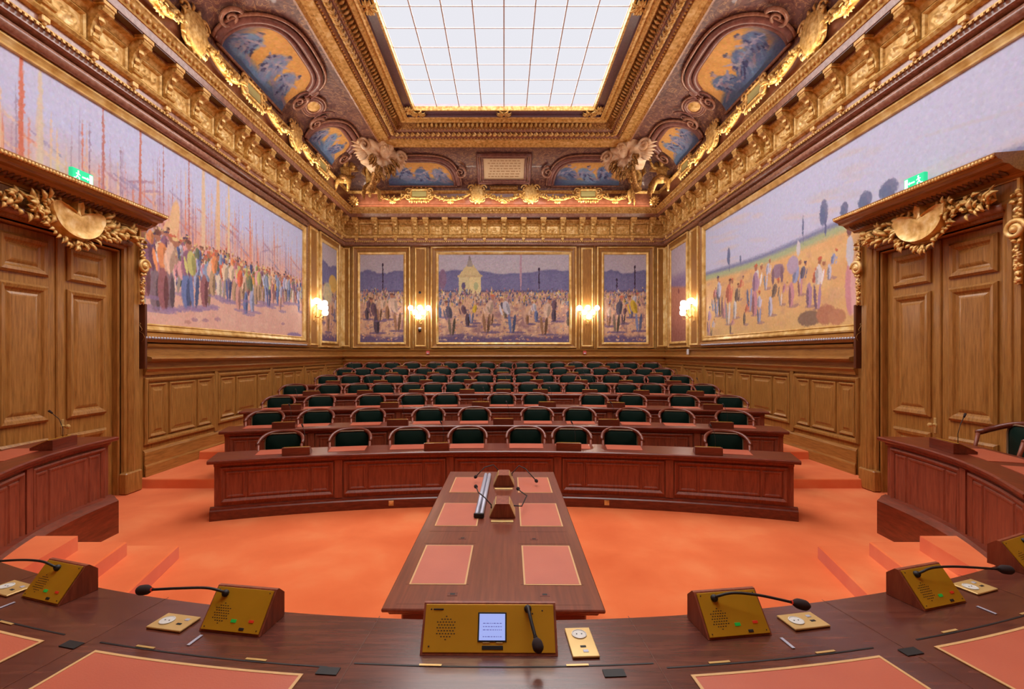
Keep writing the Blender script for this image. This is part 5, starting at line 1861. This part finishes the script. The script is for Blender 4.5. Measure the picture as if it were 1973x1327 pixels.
# grey ribbed bar lying along the table
root = thing('cable_bar', 'long grey ribbed metal bar lying beside the consoles on the central table', 'bar')
root.location = CT.matrix_basis @ Vector((-.172, 0, TZ + .004)); root.rotation_euler = (0, 0, -.0118 - .01)
for k, (x, r_) in enumerate(((-.022, .020), (.020, .020))):
    mb = MB(); mb.tube([(x, -.08, r_ + .001), (x, 1.29, r_ + .001)], r_, 12)
    mb.build('tube', 'steel', root, smooth=True)
mb = MB(); mb.bbox(-.045, .045, -.095, -.08, 0, .045, .008); mb.build('end_cap', 'mic_black', root)

# ---------------------------------------------------------------- wall lamps
def sconce(side, s, z, label):
    root = thing('wall_lamp', label, 'lamp')
    fn = SIDES[side]
    mb = MB(fn); mb.rect(s - .05, s + .05, z - .42, z - .02, [(0, .06), (0, .085), (.02, .10), (.04, .095)])
    mb.tube([(s, .10, z - .45), (s, .12, z - .2), (s, .11, z)], [.015, .03, .015], 8)
    mb.build('backplate', 'gold', root, smooth=True, auto=30)
    for gx, gz, gp in ((-.32, .16, .28), (0, .18, .2), (.32, .16, .28), (-.15, .0, .36), (.15, .0, .36), (0, -.17, .42)):
        mb = MB(fn)
        mb.tube([(s, .11, z - .28), (s + gx * .4, gp * .7, z - .32 + gz * .3), (s + gx * .95, gp, z + gz - .2), (s + gx, gp, z + gz - .10)], [.012, .012, .011, .013], 6)
        mb.lathe([(.012, 0), (.045, .012), (.05, .02), (.02, .024)], (s + gx, gp, z + gz - .11), 10)
        arm = mb.build('arm', 'gold', root, smooth=True)
        mb = MB(fn); mb.ball((s + gx, gp, z + gz), .095, 12, 8); mb.build('globe', 'lamp_glass', arm, smooth=True)
sconce('back', -3.08, 3.72, 'lit globe wall lamp left of the central back mural')
sconce('back', 3.07, 3.72, 'lit globe wall lamp right of the central back mural')
sconce('left', 14.58, 3.66, 'lit globe wall lamp on the left wall pilaster')
sconce('right', 14.58, 3.66, 'lit globe wall lamp on the right wall pilaster')

# small devices on the back wall
mb = MB(WB); mb.ball((-3.1, .09, 4.47), .05, 10, 6, (1, .6, 1)); tag(mb.build('wall_sensor', 'black', smooth=True), 'small black round sensor above the left back wall lamp', 'sensor')
th = thing('dome_camera', 'small dome camera below the left back wall lamp', 'camera')
mb = MB(WB); mb.bbox(-3.15, -3.05, .06, .14, 3.12, 3.18, .01); mb.build('bracket', 'white_device', th)
mb = MB(WB); mb.ball((-3.10, .12, 3.07), .055, 10, 6); mb.build('dome', 'mic_black', th, smooth=True)
for x, l in ((-2.80, 'left'), (2.97, 'right')):
    th = thing('call_point', 'small red alarm box at the foot of the pilaster under the %s back wall lamp' % l, 'alarm', group='red alarm boxes on the back wall')
    mb = MB(WB); mb.bbox(x - .06, x + .06, .08, .15, 2.19, 2.31, .01); mb.build('casing', 'red_device', th)
    mb = MB(WB); mb.bbox(x - .035, x + .035, .15, .156, 2.21, 2.25, .002); mb.build('label_window', 'white_device', th)
mb = MB(WR); mb.bbox(14.9, 15.0, .09, .14, 2.18, 2.36, .01); tag(mb.build('wall_thermostat', 'white_device'), 'small white box low on the right wall by the corner', 'box')

# ---------------------------------------------------------------- corner sculpture groups
def skin_figure(name, joints, edges, mat, parent, sub=2):
    me = bpy.data.meshes.new(name)
    me.from_pydata([j[0] for j in joints], edges, [])
    me.materials.append(MATS[mat])
    o = bpy.data.objects.new(name, me); COL.objects.link(o)
    if parent is not None: o.parent = parent
    o.modifiers.new('skin', 'SKIN'); 
    for i, j in enumerate(joints):
        sv = me.skin_vertices[0].data[i]; r = j[1]
        sv.radius = (r, r) if not isinstance(r, tuple) else r
        sv.use_root = (i == 0)
    m = o.modifiers.new('sub', 'SUBSURF'); m.levels = sub; m.render_levels = sub
    o.modifiers['skin'].use_smooth_shade = True
    return o

def putto(loc, rz, label, arms_up, group):
    root = thing('cherub_sculpture', label, 'sculpture', loc, rz, group)
    # y forward (into the room), z up, about 1.25 m tall, seated and leaning
    u = arms_up
    J = [((0, 0, .42), .15), ((0, .02, .58), .145), ((0, .0, .74), .15), ((0, .0, .85), .07), ((0, .03, .95), .10), ((0, .04, 1.06), .115), ((0, .02, 1.13), .06),
         ((-.16, 0, .79), .065), ((-.26, .10, .72 + .12 * u), .055), ((-.30, .20, .66 + .30 * u), .042), ((-.31, .25, .66 + .36 * u), .04),
         ((.16, 0, .79), .065), ((.30, .04, .82 + .06 * u), .055), ((.38, .12, .92 + .08 * u), .042), ((.41, .15, .97 + .08 * u), .04),
         ((-.10, .06, .36), .105), ((-.16, .28, .28), .085), ((-.14, .30, .08), .06), ((-.13, .29, -.04), .045), ((-.13, .38, -.07), .035),
         ((.10, .06, .36), .105), ((.22, .24, .30), .085), ((.30, .18, .10), .06), ((.33, .14, -.04), .045), ((.36, .22, -.08), .035)]
    E = [(0, 1), (1, 2), (2, 3), (3, 4), (4, 5), (5, 6), (2, 7), (7, 8), (8, 9), (9, 10), (2, 11), (11, 12), (12, 13), (13, 14),
         (0, 15), (15, 16), (16, 17), (17, 18), (18, 19), (0, 20), (20, 21), (21, 22), (22, 23), (23, 24)]
    body = skin_figure('body', J, E, 'gold', root)
    mb = MB()
    mb.leaf((0, .13, 1.03), (0, .5, -1), (0, 1, 0), .05, .018, .1)
    for sg in (-1, 1): mb.ball((sg * .04, .135, 1.04), .014, 6, 4)
    mb.ball((0, .14, .945), .02, 6, 4, (1.3, .5, .4))
    mb.build('face_features', 'gold_dark', body, smooth=True)
    mb = MB(); r = random.Random(3)
    for k in range(40):
        a = r.uniform(0, 2 * pi); e = r.uniform(.1, 1.5)
        q = (.11 * cos(a) * cos(e), .02 + .11 * sin(a) * cos(e) - .02, 1.08 + .11 * sin(e))
        if q[1] > .09 and q[2] < 1.12: continue
        mb.ball(q, .032, 6, 4)
    mb.build('hair', 'gold', body, smooth=True)
    mb = MB()
    for sg in (-1, 1):
        for (bx, bz) in ((sg * .31 if sg < 0 else .42, .66 + .38 * u if sg < 0 else .99 + .08 * u),):
            by = .26 if sg < 0 else .16
            for k in range(4): mb.tube([(bx + (k - 1.5) * .016, by, bz), (bx + (k - 1.5) * .022, by + .03, bz + .045 - .006 * abs(k - 1.5)), (bx + (k - 1.5) * .024, by + .05, bz + .05)], [.010, .009, .006], 6)
            mb.tube([(bx - sg * .02, by, bz - .01), (bx - sg * .05, by + .03, bz + .02)], [.011, .007], 6)
    mb.build('fingers', 'gold', body, smooth=True)
    mb = MB(); r = random.Random(8)
    for sg in (-1, 1):
        for k in range(9):
            mb.leaf((sg * .08, -.10, .72 + .02 * k), (sg * (1 - .06 * k), -.15, .15 + .12 * k), (0, 1, 0), .34 - .015 * k, .035, .15)
    mb.build('wings', 'gold_pale', root, smooth=True)
    mb = MB()
    mb.tube([(-.3, .05, .52), (-.12, .17, .42), (.08, .2, .46), (.26, .12, .40), (.36, .0, .25), (.40, -.05, .0), (.36, -.02, -.15)], [.03, .06, .07, .06, .07, .06, .02], 8, flat=(1.3, .7))
    mb.build('drapery', 'gold_dark', root, smooth=True)
    return root

for sx, nm in ((-1, 'left'), (1, 'right')):
    rz = -sx * radians(0) 
    # volute console with shell mask clasping the frame corner
    ang = atan2(-1, -sx) - pi / 2          # local +y looks to the room centre
    root = thing('corner_mask_sculpture', 'cream gilded shell and mask sculpture clasping the %s rear corner of the ceiling frame' % nm, 'sculpture', (sx * 4.15, 15.42, 8.78), ang)
    root.scale = (1.22, 1.22, 1.22)
    T = Matrix.Rotation(radians(25), 4, 'X')
    mb = MB()
    n = 36; vs = [(0, .18, .0)]
    for ra, h in ((.2, .30), (.36, .28), (.48, .16), (.54, .02)):
        for k in range(n):
            a = 2 * pi * k / n; w = 1 + .09 * cos(a * 9) * (ra / .54)
            vs.append((ra * w * cos(a) * 1.05, h + .05 * cos(a * 9), ra * w * sin(a) * .9))
    fs = [(0, 1 + k, 1 + (k + 1) % n) for k in range(n)]
    for j in range(3): fs += [(1 + j * n + k, 1 + j * n + (k + 1) % n, 1 + (j + 1) * n + (k + 1) % n, 1 + (j + 1) * n + k) for k in range(n)]
    mb.add(vs, fs)
    for i in range(len(mb.v)): mb.v[i] = tuple(T.inverted() @ Vector(mb.v[i]))
    mb.build('shell', 'cream_gilt', root, smooth=True)
    # mask in the middle
    mb = MB()
    prof = []
    mb.ball((0, .36, -.02), .17, 14, 10, (.9, .7, 1.15))
    mb.leaf((0, .47, .04), (0, .35, -1), (0, 1, 0), .12, .035, .1)
    for sg in (-1, 1):
        mb.ball((sg * .065, .47, .05), .028, 8, 5)
        mb.tube([(sg * .03, .49, .10), (sg * .07, .49, .125), (sg * .12, .45, .09)], .014, 6)
        mb.ball((sg * .09, .44, -.05), .05, 8, 5)
    mb.tube([(-.06, .45, -.11), (0, .475, -.125), (.06, .45, -.11)], .016, 6)
    mb.build('mask_face', 'cream_gilt', root, smooth=True)
    mb = MB(); r = random.Random(12)
    for k in range(60):
        a = pi + pi * r.random()
        q = (.34 * cos(a) * r.uniform(.6, 1.1), .15 + r.random() * .12, -.1 + .45 * sin(a) * r.uniform(.5, 1.1))
        mb.leaf(q, (cos(a) * .6, .2, -1), (0, 1, 0), r.uniform(.16, .3), .04, .3)
    mb.build('beard_foliage', 'gold_dark', root, smooth=True)
    for sg in (-1, 1):
        mb = MB()
        for k in range(10):
            mb.leaf((sg * .40, .15, .10 - .03 * k), (sg * 1, -.05 - .05 * k, .55 - .16 * k), (0, 1, .3), .55 - .03 * k, .07, .2)
        mb.tube([(sg * x, .25, z) for x, z in spiral((.55, .02), .16, 1.4)], .04, 8)
        mb.build('wing', 'cream_gilt', root, smooth=True)
    mb = MB()
    mb.tube([(0, .0, -.3), (0, -.1, -.5), (0, -.25, -.7), (0, -.45, -.85)], [.14, .11, .08, .10], 12, flat=(1, 1.2))
    mb.tube([(0, -.02 + x, z - .55) for x, z in spiral((0, -.10), .12, 1.3)], .04, 8)
    mb.build('volute', 'gold_dark', root, smooth=True)
    putto((sx * 5.36, 15.85, 7.70), ang + sx * radians(38), 'gilded cherub on the side wall part of the %s rear cove corner' % nm, 0.2, 'cherubs in the rear cove corners')
    putto((sx * 4.74, 16.50, 7.70), ang - sx * radians(35), 'gilded cherub on the back wall part of the %s rear cove corner' % nm, 1.0, 'cherubs in the rear cove corners')
    # cupped rosette low in the corner
    mb = MB(); cx_, cy_ = sx * 5.45, 16.75
    Mx = Matrix.Translation((cx_, cy_, 7.66)) @ Matrix.Rotation(ang, 4, 'Z')
    rt = thing('gilded_rosette', 'round gilded rosette low in the %s rear corner of the cove' % nm, 'ornament')
    for k in range(12):
        a = 2 * pi * k / 12
        mb.leaf(Mx @ Vector((.03 * cos(a), .04, .03 * sin(a))), Mx.to_3x3() @ Vector((cos(a), .1, sin(a))), Mx.to_3x3() @ Vector((0, 1, 0)), .19, .05, .4)
    mb.build('petals', 'gold', rt, smooth=True)
    mb = MB(); mb.ball(Mx @ Vector((0, .08, 0)), .06, 10, 6); mb.build('boss', 'gold_pale', rt, smooth=True)
